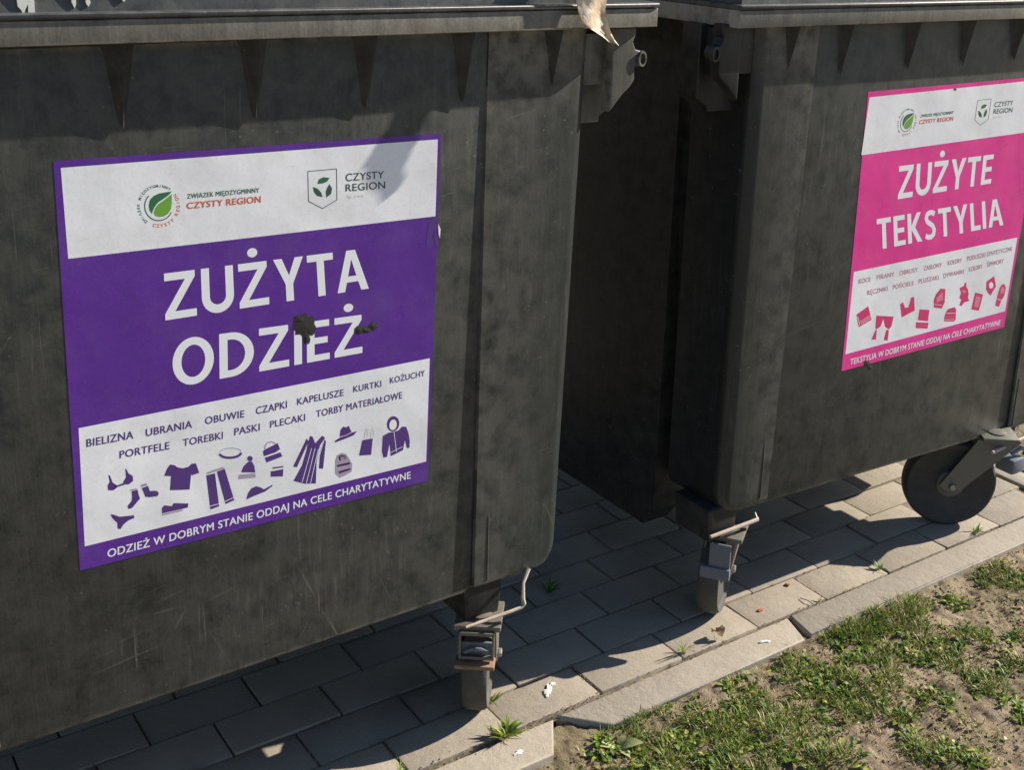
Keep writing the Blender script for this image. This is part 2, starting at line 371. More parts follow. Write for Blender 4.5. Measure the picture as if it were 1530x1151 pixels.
YF = lambda z: .030 + (1.2 - z) * .0108            # front face
YC = lambda z: YF(z) - .0016 - (1.2 - z) * .0056            # corner column front
class Bin: pass
def caster(root, c, axis, pivot, ground_r, zb, dark=False, pedal_kind='frame', trail_tyre=None):
    """c = wheel contact (x, y); axis = unit vector of the wheel axle; pivot = swivel (x, y)"""
    r = ground_r; ax = Vector((axis[0], axis[1], 0)).normalized(); fw = Vector((-ax.y, ax.x, 0)); cz = Vector((c[0], c[1], r))
    pv = Vector((pivot[0], pivot[1], 0)); top = 2 * r + .018
    # fork: top plate, two arms
    mb = MB()
    Rt = Matrix.Translation(Vector((pv.x, pv.y, top))) @ Matrix(((ax.x, fw.x, 0, 0), (ax.y, fw.y, 0, 0), (0, 0, 1, 0), (0, 0, 0, 1)))
    mb.box((-.040, -.042, -.006), (.040, .042, .004), .003, Rt)
    mb.lathe(pv + Vector((0, 0, top + .0035)), (0, 0, 1), [(.020, 0), (.021, .003), (.012, .005)], 24)
    for sgn in (-1, 1):
        o = ax * (.030 * sgn)
        pts = []
        a0 = pv + o + Vector((0, 0, top - .004)); dirv = (cz - Vector((pv.x, pv.y, r)))
        lat = fw * (.050 if dark else .036)
        hub = cz + o
        q = [a0 - lat, a0 + lat, hub + fw * (.030 if dark else .022) + Vector((0, 0, .0)), hub + fw * .010 + Vector((0, 0, -.014)), hub - fw * .008 + Vector((0, 0, -.014)), hub - fw * (.030 if dark else .022) + Vector((0, 0, .0))]
        t = ax * .0022
        mb.loft([[p - t for p in q], [p + t for p in q]])
    mt = M['dsteel'] if dark else M['fork']
    fk = mb.build('caster', [mt], root, ang=30)
    # bolts and axle
    b = MB()
    b.lathe(cz - ax * .040, ax, [(.007, 0), (.0085, .002), (.0085, .007), (.005, .0075), (.005, .0725), (.0085, .073), (.0085, .078), (.007, .080)], 6)
    b.build('axle_bolt', M['steel'], fk)
    t = MB()
    hw = .0215
    t.lathe(cz, ax, [(r * .80, -hw * .75), (r * .86, -hw * .95), (r * .94, -hw), (r * .985, -hw * .75), (r, -hw * .4), (r, hw * .4), (r * .985, hw * .75), (r * .94, hw), (r * .86, hw * .95), (r * .80, hw * .75)], 56)
    t.build('tyre', M['tyre_d'] if dark else M['tyre'], fk)
    w_ = MB()
    w_.lathe(cz, ax, [(r * .81, -.012), (r * .74, -.0155), (r * .68, -.008), (r * .34, -.007), (r * .30, -.019), (r * .16, -.0235), (r * .16, .0235), (r * .30, .019), (r * .34, .007), (r * .68, .008), (r * .74, .0155), (r * .81, .012)], 48)
    for k in range(5):
        an = k * 2 * math.pi / 5 + .3
        e = fw * math.cos(an) + Vector((0, 0, math.sin(an)))
        for sg in (-1, 1):
            w_.loft([[cz + e * rr + ax * sg * (.013 if rr < r * .6 else .0115) + (fw * -math.sin(an) + Vector((0, 0, math.cos(an)))) * hh for hh in (-.004, .004)] + [cz + e * rr + ax * sg * .0065 + (fw * -math.sin(an) + Vector((0, 0, math.cos(an)))) * hh for hh in (.004, -.004)] for rr in (r * .28, r * .7)])
    w_.build('wheel_rim', M['wheelrim'], fk)
    return fk, Rt, cz, ax, fw

def frustum_poly(pts): return pts

def make_bin(P):
    """P: centre x, half widths, z of the bottom, gusset positions..."""
    c = P['c']; zb = P['zb']
    root = empty('waste_container', (c, .52, 0))
    mat = P['mat']; zt = 1.222
    # --- body: tub + side skirts + corner columns
    mb = MB()
    wt, wb = P['tub']      # half width of tub at top / bottom
    YB = .98
    mb.slab([(c - wb, zb(-1)), (c + wb, zb(1)), (c + wt, zt - .004), (c - wt, zt - .004)], lambda x, z: YF(z), YB - .03, .014)
    ft, fb = P['face']     # half width of the front face (inner edge of the columns)
    ct, cb = P['colo']     # outer half width of columns
    for s in (-1, 1):
        z0 = zb(s) + .012; R_ = .038
        fb, ft = (P['face'][1], P['face'][0]) if s > 0 else (P['facel'][1], P['facel'][0])
        zl = [z0, z0 + .002, z0 + .006] + [z0 + .006 + .034 * math.sin(A(t)) for t in (25, 50, 90)] + [z0 + .04 + (zt - .002 - z0 - .04) * i / 10 for i in range(1, 11)]
        rings = []
        for q, z in enumerate(zl):
            u = (z - z0) / (zt - z0); xi = fb + (ft - fb) * u + .004; xo = cb + (ct - cb) * u
            if z < z0 + .04: v_ = 1 - (z - z0) / .04; xo -= .026 * (1 - math.sqrt(max(0, 1 - v_ * v_)))
            e_ = (.004, .001, 0)[q] if q < 3 else 0; yc = YC(z) + e_; rc_ = .026; xi += e_
            ring = [(xi, YF(z) + .03), (xi, yc + .004), (xi + .003, yc)] + [(xo - rc_ + rc_ * math.sin(A(t)), yc + rc_ - rc_ * math.cos(A(t))) for t in (0, 15, 30, 45, 60, 75, 90)] + [(xo, YC(z) + .155), (xi, YC(z) + .155)]
            rings.append([(c + s * x, y, z) for x, y in ring])
        mb.loft(rings)
        arc = [(cb - R_ + R_ * math.sin(a), z0 + R_ - R_ * math.cos(a)) for a in [math.radians(t) for t in (0, 18, 36, 54, 72, 90)]]
        poly = [(c + s * x, z) for x, z in [(fb + .004, z0)] + arc + [(ct, zt - .002), (ft + .004, zt - .002)]]
        # rear columns
        mb.slab(poly, lambda x, z: .86, .15, .010)
        mb.box((c + s * .4165 - .0012, YC(.32) - .0012, z0 + .008), (c + s * .4165 + .0012, YC(.32) + .01, z0 + .13), .0008)
        # side skirt panel between the columns, hanging lower
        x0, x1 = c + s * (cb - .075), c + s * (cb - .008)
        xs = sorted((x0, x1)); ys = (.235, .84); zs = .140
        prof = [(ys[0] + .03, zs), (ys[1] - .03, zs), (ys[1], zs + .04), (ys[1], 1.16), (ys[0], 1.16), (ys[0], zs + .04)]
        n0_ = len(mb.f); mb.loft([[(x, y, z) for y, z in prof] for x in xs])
        for q_ in range(n0_, len(mb.f)): mb.mi[q_] = 1  # whole skirt in the darker plastic, gap shade put into its colour
    # gussets under the rim
    for gx in P['gus']:
        zt2, w2, za = zt - .004, .030, 1.108
        y0 = YF(za) + .010
        mb.add([(gx - w2, YF(zt2) + .012, zt2), (gx + w2, YF(zt2) + .012, zt2), (gx + .002, .004, zt2), (gx, y0 - .014 if abs(gx - c) < ft else YC(za) + .004, za)],
               [(0, 1, 2), (0, 2, 3), (1, 3, 2), (0, 3, 1)], 1)  # gussets use the darker plastic, their shade is in the colour
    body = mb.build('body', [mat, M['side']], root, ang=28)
    for p_ in body.data.polygons:          # flanks: shade put into the colour, and fewer scuffs than the front
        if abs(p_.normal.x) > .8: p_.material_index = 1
    # thin raised crease line on each column
    # --- rim
    rw = P['rim']
    mb = MB(); z0, z1 = P['zr']
    prof = [(c - rw, z0(-1)), (c + rw, z0(1)), (c + rw, z0(1) + .029), (c - rw, z0(-1) + .029)]
    mb.slab(prof, lambda x, z: -.0035, 1.06, .003)
    mb.build('rim', M['rim'], root, ang=28)
    # --- lid: lip + domed shell
    mb = MB()
    mb.slab([(c - rw, z0(-1) + .0300), (c + rw, z0(1) + .0300), (c + rw, z0(1) + .0375), (c - rw, z0(-1) + .0375)], lambda x, z: -.0070, 1.065, .0035)
    zz = lambda s: z0(s) + .036
    rings = []
    for t, h in ((0, 0), (.006, .05), (.016, .085), (.035, .10), (.10, .118), (.30, .135)):
        i = .011 + t
        rings.append([(c - rw + .015 + t, i, zz(-1) + h), (c - rw * .5, i, zz(0) + h), (c, i, zz(0) + h), (c + rw * .5, i, zz(0) + h), (c + rw - .015 - t, i, zz(1) + h),
                      (c + rw - .015 - t, .5, zz(1) + h), (c + rw - .015 - t, 1.05 - t, zz(1) + h), (c, 1.05 - t, zz(0) + h), (c - rw + .015 + t, 1.05 - t, zz(-1) + h), (c - rw + .015 + t, .5, zz(-1) + h)])
    mb.loft(rings)
    for k in range(-3, 4):
        mb.box((c + k * .17 - .012, .30, zz(0) + .128), (c + k * .17 + .012, .80, zz(0) + .142), .005)
    mb.build('lid', M['lid'], root, ang=40)
    # --- lifting brackets at the sides
    for s in (-1, 1):
        mb = MB(); e = ct - .004
        bs = P['bs'][0 if s < 0 else 1]
        recess = [(ct - .02, 1.052), (.640 + bs, 1.052), (.642 + bs, 1.062), (.668 + bs, 1.078), (.668 + bs, 1.205), (ct - .02, 1.205)]
        mb.slab([(c + s * x, z) for x, z in recess], lambda x, z: .072, .045, .004)
        plate = [(.620, 1.078), (.630, 1.088), (.645, 1.104), (.661, 1.117), (.668, 1.127), (.668, 1.147), (.680, 1.152), (.685, 1.163), (.679, 1.172), (.668, 1.175), (.662, 1.187), (.667, 1.198), (.667, 1.209), (.620, 1.209)]
        mb.slab([(c + s * (x + bs), z) for x, z in plate], lambda x, z: .020, .022, .003)
        mb.box((min(c + s * (ct - .01), c + s * (.655 + bs)), .041, 1.12), (max(c + s * (ct - .01), c + s * (.655 + bs)), .075, 1.20), .002)
        e = .680 + bs - .108
        # trunnion ring
        rc = Vector((c + s * (e + .108), .016, 1.160))
        n = 24
        for k in range(n):
            a0, a1 = 2 * math.pi * k / n, 2 * math.pi * (k + 1) / n
            ring = lambda a: [rc + Vector((math.cos(a) * rr * .62, dy, math.sin(a) * rr)) for rr, dy in ((.0088, 0), (.0125, 0), (.0125, .012), (.0088, .012))]
            mb.loft([ring(a0), ring(a1)], True, False)
        mb.build('lifting_bracket', M['bracket'] if s > 0 else M['side'], root, ang=30)  # left bracket in the darker plastic, painted as if shaded
    return root

# ---- container 1
B1 = dict(c=-.653, bs=(-.02, 0), zb=lambda s: .271 + .003 * s, face=(.389, .384), facel=(.40, .349), colo=(.588, .564), tub=(.560, .500), rim=.690, mat=M['body'],
          zr=(lambda s: 1.216 - .004 * s, None), gus=[-1.165, -1.01, -.773 - .02, -.62, -.458, -.300, -.141])
B1['zr'] = (lambda s: 1.216 - .004 * s, 0)
r1 = make_bin(B1)
tag(r1, 'dark grey wheeled waste container with the purple and white clothing sticker', 'waste bin', 'large wheeled waste containers')
B2 = dict(c=.82, bs=(-.045, -.045), zb=lambda s: .236 - .017 * s, face=(.385, .400), facel=(.371, .388), colo=(.530, .524), tub=(.520, .465), rim=.606, mat=M['body2'],
          zr=(lambda s: 1.2005 - .0035 * s, 0), gus=[.370, .507, .695, .862, 1.03, 1.19, 1.29])
r2 = make_bin(B2)
tag(r2, 'dark grey wheeled waste container with the pink and white textiles sticker', 'waste bin', 'large wheeled waste containers')

# ---- mounting blocks, rods and casters
def under(root, c, s, zb, xin, xw, rodz):
    """dark block between body and caster plus the thin pale tie rod"""
    mb = MB()
    x0, x1 = sorted((c + s * (xin - .030), c + s * (xin + .050)))
    mb.slab([(x0 + .008, rodz - .005), (x1 - .008, rodz - .005), (x1, zb + .012), (x0, zb + .012)], lambda x, z: .040, .10, .006)
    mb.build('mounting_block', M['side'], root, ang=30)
# container 1 front right
under(r1, -.653, 1, .286, .405, 0, .224)
fk, Rt, cz, ax, fw = caster(r1, (-.200, .108), (math.cos(A(-38)), math.sin(A(-38))), (-.238, .052), .100, .28)
mb = MB()
for q0, q1 in (((-.030, -.050, -.052), (-.026, -.042, -.004)), ((.026, -.050, -.052), (.030, -.042, -.004)), ((-.030, -.050, -.010), (.030, -.042, -.004)), ((-.030, -.050, -.056), (.030, -.042, -.050))): mb.box(q0, q1, .001, Rt)
mb.build('brake_frame', M['dsteel'], fk)
mb = MB(); mb.box((-.026, -.040, -.052), (.026, -.034, -.028), .002, Rt); mb.tube([Rt @ Vector(q) for q in ((-.020, -.046, -.044), (-.008, -.048, -.036), (.008, -.048, -.036), (.020, -.046, -.044))], .0035, 8); mb.build('brake_insert', M['pedal'], fk)
mb = MB(); mb.box((-.036, -.062, -.068), (.032, -.030, -.060), .003, Rt); mb.build('brake_pedal', M['rust'], fk)
mb = MB(); o = (-.036, 0, .0205)
mb.tube([Vector(q) + Vector(o) for q in ((-.262, .000, .2225), (-.235, .0, .2225), (-.170, .0, .2225), (-.150, .0, .2235), (-.1455, .001, .228), (-.146, .004, .236), (-.135, .02, .254), (-.118, .03, .272))], [.0022, .0029, .0031, .0031, .0042, .0038, .0030, .0042], 8)
mb.build('tie_rod', M['rod'], r1)
# container 2 front left
under(r2, .82, -1, .265, .495, 0, .212)
fk, Rt, cz, ax, fw = caster(r2, (.374, .108), (math.cos(A(-54)), math.sin(A(-54))), (.346, .062), .096, .26)
mb = MB(); mb.box((-.020, -.056, -.060), (.022, -.050, -.006), .002, Rt); mb.box((-.036, -.062, -.082), (.024, -.048, -.056), .005, Rt); mb.build('brake_pedal', M['pedal'], fk)
mb = MB(); mb.tube([(.274, .03, .228), (.306, .03, .228), (.381, .03, .2295), (.399, .03, .230), (.402, .034, .232)], [.0035, .0042, .0042, .0046, .003], 8)
mb.tube([(.399, .032, .230), (.403, .042, .239)], [.0034, .002], 8)
mb.build('tie_rod', M['rod'], r2)
# container 2 front right, wheel turned face-on
under(r2, .82, 1, .235, .40, 0, .195)
th = A(-128)
fk, Rt, cz, ax, fw = caster(r2, (1.100, .090), (math.cos(th), math.sin(th)), (1.175, .030), .108, .23, dark=True)
mb = MB(); mb.box((1.215, .0, .128), (1.262, .05, .165), .006); mb.tube([(1.23, .02, .175), (1.255, .015, .185), (1.275, .01, .178), (1.268, .01, .165)], .006, 8); mb.build('brake_pedal', M['pedal'], fk)
mb = MB(); mb.tube([(1.12, .0, .212), (1.17, .0, .215), (1.30, .0, .225), (1.36, .0, .229)], .0045, 8); mb.build('tie_rod', M['rod'], r2)
# the remaining casters (mostly hidden)
for root, cx, cy, an in ((r1, -1.07, .12, 20), (r1, -1.08, .90, -30), (r1, -.20, .90, -40), (r2, .40, .92, -20), (r2, 1.22, .90, -50)):
    caster(root, (cx, cy), (math.cos(A(an)), math.sin(A(an))), (cx, cy + .03), .098, .25)
    zz = .23; mb = MB(); mb.box((cx - .045, cy - .01, .214), (cx + .045, cy + .075, .29), .006); mb.build('mounting_block', M['body'], root)

# ------------------------------------------------------------------ stickers
def sticker(root, quad_px, quad_xz):
    H = homography(quad_px, quad_xz)
    S = Bin(); S.H = H; S.root = root
    def surf(x, z, l): return (x, YF(z) - .0004 - .00005 * l, z)
    S.p = lambda x, y, l: surf(*H(x, y), l)
    S.xz = lambda x, z, l: surf(x, z, l)
    return S
def panel(S, quad, l, nx=14, ny=14, mb=None):
    mb = mb or MB(); q = [Vector(p) for p in quad]
    vs = []
    for j in range(ny + 1):
        for i in range(nx + 1):
            u, v = i / nx, j / ny
            p = (q[0] * (1 - u) + q[1] * u) * (1 - v) + (q[3] * (1 - u) + q[2] * u) * v
            vs.append(S.p(p.x, p.y, l))
    mb.add(vs, [(j * (nx + 1) + i, j * (nx + 1) + i + 1, (j + 1) * (nx + 1) + i + 1, (j + 1) * (nx + 1) + i) for j in range(ny) for i in range(nx)])
    return mb
def poly(S, mb, pts, l, mi=0):
    from mathutils.geometry import tessellate_polygon
    v = [S.p(x, y, l) for x, y in pts]
    tr = tessellate_polygon([[Vector((x, y, 0)) for x, y in pts]])
    mb.add(v, [tuple(t) for t in tr], mi)
TX = {}
def text_mesh(s, bold):
    key = (s, bold)
    if key in TX: return TX[key]
    cu = bpy.data.curves.new('lettering_curve', 'FONT'); cu.body = s; cu.size = 1; cu.offset = bold; cu.resolution_u = 6; cu.space_character = 1.06
    o = bpy.data.objects.new('lettering_curve', cu); COL.objects.link(o)
    dg = bpy.context.evaluated_depsgraph_get(); dg.update()
    me = bpy.data.meshes.new_from_object(o.evaluated_get(dg))
    vs = [v.co.copy() for v in me.vertices]; fs = [tuple(p.vertices) for p in me.polygons]
    bpy.data.objects.remove(o); bpy.data.curves.remove(cu); bpy.data.meshes.remove(me)
    x0 = min(v.x for v in vs); x1 = max(v.x for v in vs)
    TX[key] = (vs, fs, x0, x1); return TX[key]
CAP = .729
def text(S, mb, s, bl, br, tl, tr, l, bold=.02, mi=0, conv=None):
    """fit a word into the quad bottom-left, bottom-right, top-left, top-right (cap height)"""
    if conv: bl, br, tl, tr = [conv(*q) for q in (bl, br, tl, tr)]
    raw = s; s = s.replace('Ż', 'Z'); vs, fs, x0, x1 = text_mesh(s, 0.0)
    vs = list(vs); fs = list(fs); zw = text_mesh('Z', 0.0); zmid = (zw[3] - zw[2]) / 2
    for i_, ch in enumerate(raw):
        if ch == 'Ż':
            cxz = text_mesh(s[:i_ + 1], 0.0)[3] - zmid; o_ = len(vs); vs += [Vector((cxz + .065 * math.cos(k_ * math.pi / 5), CAPH * 1.2 + .065 * math.sin(k_ * math.pi / 5), 0)) for k_ in range(10)]; fs.append(tuple(range(o_, o_ + 10)))
    B = [Vector(S.H(*q)) for q in (bl, br, tl, tr)]
    for n_, (dx, dy) in enumerate(((0, 0), (-bold, -bold * .4), (bold, bold * .4), (-bold, bold * .4), (bold, -bold * .4)) if bold else ((0, 0),)):
        out = []
        for v in vs:
            u = (v.x + dx - x0) / (x1 - x0); t = (v.y + dy) / CAPH
            p = (B[0] * (1 - u) + B[1] * u) * (1 - t) + (B[2] * (1 - u) + B[3] * u) * t
            out.append(S.xz(p.x, p.y, l + n_ * .35))
        mb.add(out, fs, mi)
_v = text_mesh('H', 0.0)[0]; CAPH = max(v.y for v in _v)

# block capitals drawn as strokes (cap height 1)
def _arc(cx, cy, rx, ry, a0, a1, n=10): return [(cx + rx * math.cos(A(a0 + (a1 - a0) * i / n)), cy + ry * math.sin(A(a0 + (a1 - a0) * i / n))) for i in range(n + 1)]
def _rib(pts, w_):
    pts = [Vector(p) for p in pts]; L = []; R = []
    for i, p in enumerate(pts):
        d = (pts[min(i + 1, len(pts) - 1)] - pts[max(i - 1, 0)]).normalized(); n = Vector((-d.y, d.x)) * w_ / 2; L.append(tuple(p + n)); R.append(tuple(p - n))
    return [L + R[::-1]]
GL = {
 'Z': (.72, [[(0, 1), (.70, 1), (.70, .87), (.23, .165), (.72, .165), (.72, 0), (0, 0), (0, .13), (.47, .835), (0, .835)]]),
 'U': (.76, _rib([(.095, 1), (.095, .40)] + _arc(.38, .36, .285, .28, 180, 360, 14) + [(.665, .40), (.665, 1)], .19)),
 'Y': (.76, [[(0, 1), (.215, 1), (.38, .60), (.545, 1), (.76, 1), (.475, .40), (.475, 0), (.285, 0), (.285, .40)]]),
 'T': (.68, [[(0, 1), (.68, 1), (.68, .835), (.435, .835), (.435, 0), (.245, 0), (.245, .835), (0, .835)]]),
 'A': (.84, [[(0, 0), (.30, 1), (.54, 1), (.84, 0), (.635, 0), (.57, .225), (.265, .225), (.20, 0)], [(.305, .37), (.53, .37), (.418, .78)]]),
 'O': (.92, [_arc(.46, .5, .46, .515, 0, 350, 34), _arc(.46, .5, .265, .35, 0, 350, 34)]),
 'D': (.80, [[(0, 0), (.27, 0)] + _arc(.28, .5, .52, .5, -88, 88, 18) + [(.27, 1), (0, 1)], [(.19, .155), (.27, .155)] + _arc(.27, .5, .325, .345, -88, 88, 16) + [(.19, .845)]]),
 'I': (.19, [[(0, 0), (.19, 0), (.19, 1), (0, 1)]]),
 'E': (.57, [[(0, 0), (.57, 0), (.57, .16), (.19, .16), (.19, .43), (.52, .43), (.52, .585), (.19, .585), (.19, .84), (.56, .84), (.56, 1), (0, 1)]]),
 'K': (.70, [[(0, 0), (.19, 0), (.19, .45), (.48, 0), (.71, 0), (.37, .515), (.69, 1), (.475, 1), (.19, .58), (.19, 1), (0, 1)]]),
 'S': (.60, _rib([(.545, .85), (.42, .915), (.29, .92), (.16, .87), (.105, .75), (.15, .63), (.29, .545), (.43, .45), (.495, .31), (.45, .16), (.32, .085), (.19, .085), (.04, .15)], .175)),
 'L': (.53, [[(0, 0), (.53, 0), (.53, .165), (.19, .165), (.19, 1), (0, 1)]]),
}
GL['Ż'] = (GL['Z'][0], GL['Z'][1], True)
def title(S, mb, s_, bl, br, tl, tr, l, cv=None):
    from mathutils.geometry import tessellate_polygon
    if cv: bl, br, tl, tr = [cv(*q) for q in (bl, br, tl, tr)]
    B = [Vector(S.H(*q)) for q in (bl, br, tl, tr)]
    kern = {'YT': -.03, 'TA': -.06, 'TY': .0, 'YL': .02, 'ŻY': .02, 'KS': .02}; x = 0; items = []
    for i, ch in enumerate(s_):
        g = GL[ch]; items.append((x, g)); x += g[0] + .125 + kern.get(s_[i:i + 2], 0)
    tot = items[-1][0] + items[-1][1][0]
    def put_(loops, ox):
        fl = [q for lp in loops for q in lp]; tr_ = tessellate_polygon([[Vector((a, b, 0)) for a, b in lp] for lp in loops]); out = []
        for a, b in fl:
            u = (ox + a) / tot; p = (B[0] * (1 - u) + B[1] * u) * (1 - b) + (B[2] * (1 - u) + B[3] * u) * b; out.append(S.xz(p.x, p.y, l))
        mb.add(out, [tuple(t) for t in tr_])
    for ox, g in items:
        put_(g[1], ox)
        if len(g) > 2: put_([_arc(.36, 1.22, .125, .105, 0, 345, 16)], ox)
def line(bl, br, h1, h2=None):
    h2 = h2 or h1
    return bl, br, (bl[0], bl[1] - h1), (br[0], br[1] - h2)
def conv(ox, oy, k): return lambda x, y: (ox + x / k, oy + y / k)
c1 = conv(80, 190, 4.4265); c2 = conv(400, 190, 4.4265); c4 = conv(390, 400, 4.4273); c5 = conv(100, 600, 4.4267); c6 = conv(360, 590, 4.78125)
cw = conv(190, 260, 7.2857); k7 = conv(1240, 100, 4.603); k8 = conv(1240, 340, 5.0034)
def P_(S, mb, pts, l, mi=0, cv=None):
    if cv: pts = [cv(*q) for q in pts]
    poly(S, mb, pts, l, mi)
def ribbon(S, mb, pts, wd, l, mi=0, cv=None):
    if cv: pts = [cv(*q) for q in pts]
    pts = [Vector(p) for p in pts]; L = []; R = []
    for i, p in enumerate(pts):
        d = (pts[min(i + 1, len(pts) - 1)] - pts[max(i - 1, 0)]).normalized(); n = Vector((-d.y, d.x)) * wd / 2
        L.append(p + n); R.append(p - n)
    for i in range(len(pts) - 1):
        v = [S.p(*q, l) for q in (L[i], L[i + 1], R[i + 1], R[i])]; mb.add(v, [(0, 1, 2, 3)], mi)
def ell(cx, cy, rx, ry, n=24, a0=0, a1=360, rot=0):
    cr, sr = math.cos(A(rot)), math.sin(A(rot)); o = []
    for k in range(n + (0 if a1 - a0 == 360 else 1)):
        a = A(a0 + (a1 - a0) * k / n); x, y = rx * math.cos(a), ry * math.sin(a); o.append((cx + x * cr - y * sr, cy + x * sr + y * cr))
    return o

def logos(S, st, cva, cvb, lw, sc_a=1.0, right=True):
    """left logo: leaf in a ring with arc lettering; cva works in the 7.29x crop frame of the purple sticker"""
    mb = MB()
    # materials: 0 dgreen 1 lgreen 2 orange 3 slate 4 grey
    cx, cy = 345, 350
    P_(S, mb, [(490, 190), (420, 200), (350, 212), (290, 240), (250, 285), (238, 340), (245, 395), (272, 435), (282, 400), (300, 360), (340, 310), (400, 270), (450, 235)], 3, 0, cva)
    P_(S, mb, [(488, 215), (488, 320), (478, 385), (450, 430), (405, 462), (350, 468), (305, 455), (292, 420), (305, 375), (345, 325), (410, 280), (455, 245)], 3, 1, cva)
    ribbon(S, mb, ell(cx, cy, 152, 158, 30, 25, 225), lw * 1.5, 3, 0, cva)
    def arc_text(s, a0, a1, rad, size, mi, flip):
        n = len(s)
        for i, ch in enumerate(s):
            if ch == ' ': continue
            a = A(a0 + (a1 - a0) * i / (n - 1))
            vs, fs, x0, x1 = text_mesh(ch, .02)
            mid = (x0 + x1) / 2; out = []
            for v in vs:
                lx = (v.x - mid) * size; ly = v.y * size
                if flip: px = cx + (rad + ly) * math.cos(a) - lx * math.sin(a); py = cy + (rad + ly) * math.sin(a) + lx * math.cos(a)
                else: px = cx + (rad + size * CAPH - ly) * math.cos(a) + lx * math.sin(a); py = cy + (rad + size * CAPH - ly) * math.sin(a) - lx * math.cos(a)
                out.append(S.p(*cva(px, py), 3))
            mb.add(out, fs, mi)
    arc_text('ZWIĄZEK MIĘDZYGMINNY', 128, 302, 205, 42, 0, True)
    arc_text('CZYSTY REGION', 103, -32, 198, 50, 2, False)
    text(S, mb, 'ZWIĄZEK MIĘDZYGMINNY', (655, 268), (1440, 200), (655, 220), (1440, 150), 3, .018, 0, cva)
    text(S, mb, 'CZYSTY REGION', (652, 380), (1455, 308), (652, 314), (1455, 240), 3, .03, 2, cva)
    mats_ = [M['dgreen'], M['lgreen'], M['orange'], M['slate'], M['greyink']]
    mb.build('leaf_logo', mats_, st, smooth=False); mb = MB()
    sh = [(268, 292), (458, 275), (460, 480), (365, 538), (272, 490), (268, 292)]
    for a, b in zip(sh, sh[1:]): ribbon(S, mb, [a, b], lw, 3, 3, cvb)
    P_(S, mb, [(330, 375), (340, 345), (370, 330), (412, 335), (395, 360), (365, 372)], 3, 0, cvb)
    P_(S, mb, [(302, 395), (330, 405), (355, 430), (366, 462), (330, 455), (308, 430)], 3, 3, cvb)
    P_(S, mb, [(410, 375), (428, 405), (422, 440), (390, 465), (386, 425), (396, 400)], 3, 3, cvb)
    text(S, mb, 'CZYSTY', (518, 358), (770, 335), (518, 308), (770, 290), 3, .012, 3, cvb)
    text(S, mb, 'REGION', (518, 425), (778, 405), (518, 378), (778, 358), 3, .012, 3, cvb)
    text(S, mb, 'Sp. z o.o.', (525, 470), (640, 460), (525, 450), (640, 440), 3, .0, 4, cvb)
    mb.build('shield_logo', mats_, st, smooth=False)

# -- purple sticker
Q1 = [(80, 241), (660, 199), (638, 718), (119, 852)]
S = sticker(r1, Q1, [(-.878, 1.075), (-.335, 1.066), (-.350, .507), (-.886, .514)])
st = panel(S, [(80, 241), (660, 199), (638, 718), (119, 852)], 0).build('sticker', M['purple'], r1)
mb = panel(S, [(91, 251), (655, 208), (651, 323), (102, 387)], 1)
panel(S, [(117, 640), (641.5, 535), (635.5, 689), (126, 816)], 1, mb=mb)
mb.build('white_panel', M['white'], st)
for w_, q in (('ZUŻYTA', ((247, 479), (551, 431), (245, 409), (547, 371))), ('ODZIEŻ', ((258, 579), (541, 527), (257, 509), (541, 470)))):
    mb = MB(); title(S, mb, w_, *q, 2); mb.build('title_lettering', M['white_ink'], st, smooth=False)
mb = MB(); text(S, mb, 'ODZIEŻ W DOBRYM STANIE ODDAJ NA CELE CHARYTATYWNE', (160, 832.5), (612, 714), (160, 821), (612, 704), 2, .02)
mb.build('footer_lettering', M['white_ink'], st, smooth=False)
mb = MB()
for s_, cv, bl, br, h in (('BIELIZNA', c5, (128, 300), (437, 243), 50), ('UBRANIA', c5, (520, 230), (825, 172), 48), ('OBUWIE', c5, (912, 150), (1170, 102), 46),
                          ('CZAPKI', c6, (105, 138), (325, 92), 50), ('KAPELUSZE', c4, (237, 907), (543, 845), 43), ('KURTKI', c4, (608, 823), (792, 785), 40), ('KOŻUCHY', c4, (850, 765), (1080, 714), 38),
                          ('PORTFELE', c5, (347, 375), (675, 313), 48), ('TOREBKI', c5, (765, 295), (1028, 245), 46), ('PASKI', c5, (1105, 222), (1272, 190), 46),
                          ('PLECAKI', c4, (58, 1058), (288, 1010), 44), ('TORBY MATERIAŁOWE', c4, (362, 988), (930, 862), 43)):
    text(S, mb, s_, *line(bl, br, h), 3, .016, 0, cv)
mb.build('word_list', M['ink'], st, smooth=False)
# pictograms of clothes: 0 ink, 1 light, 2 white
mb = MB()
D = lambda pts, mi=0, cv=c5, l=3: P_(S, mb, pts, l, mi, cv)
D([(272, 485), (282, 488), (300, 535), (332, 555), (304, 586), (270, 586), (266, 555), (280, 530)]); D([(384, 440), (393, 450), (405, 475), (432, 490), (436, 522), (410, 545), (385, 548), (368, 532), (388, 500)])
D([(318, 558), (375, 536), (380, 549), (336, 562), (304, 586)])
D([(425, 592), (465, 582), (470, 610), (481, 640), (462, 662), (430, 700), (405, 710), (397, 690), (425, 655), (428, 625)]); D([(414, 583), (458, 572), (462, 580), (418, 591)], 1)
D([(492, 570), (534, 556), (545, 590), (590, 588), (606, 604), (596, 624), (545, 631), (515, 628), (505, 600)]); D([(484, 550), (522, 537), (530, 552), (490, 565)], 1)
D([(285, 745), (302, 745), (345, 760), (440, 750), (443, 768), (402, 785), (372, 810), (350, 842), (332, 838), (330, 800), (298, 770)])
D([(680, 415), (710, 420), (725, 433), (762, 440), (800, 430), (822, 410), (850, 407), (872, 470), (825, 486), (818, 480), (808, 580), (678, 585), (685, 492), (640, 490), (660, 440)])
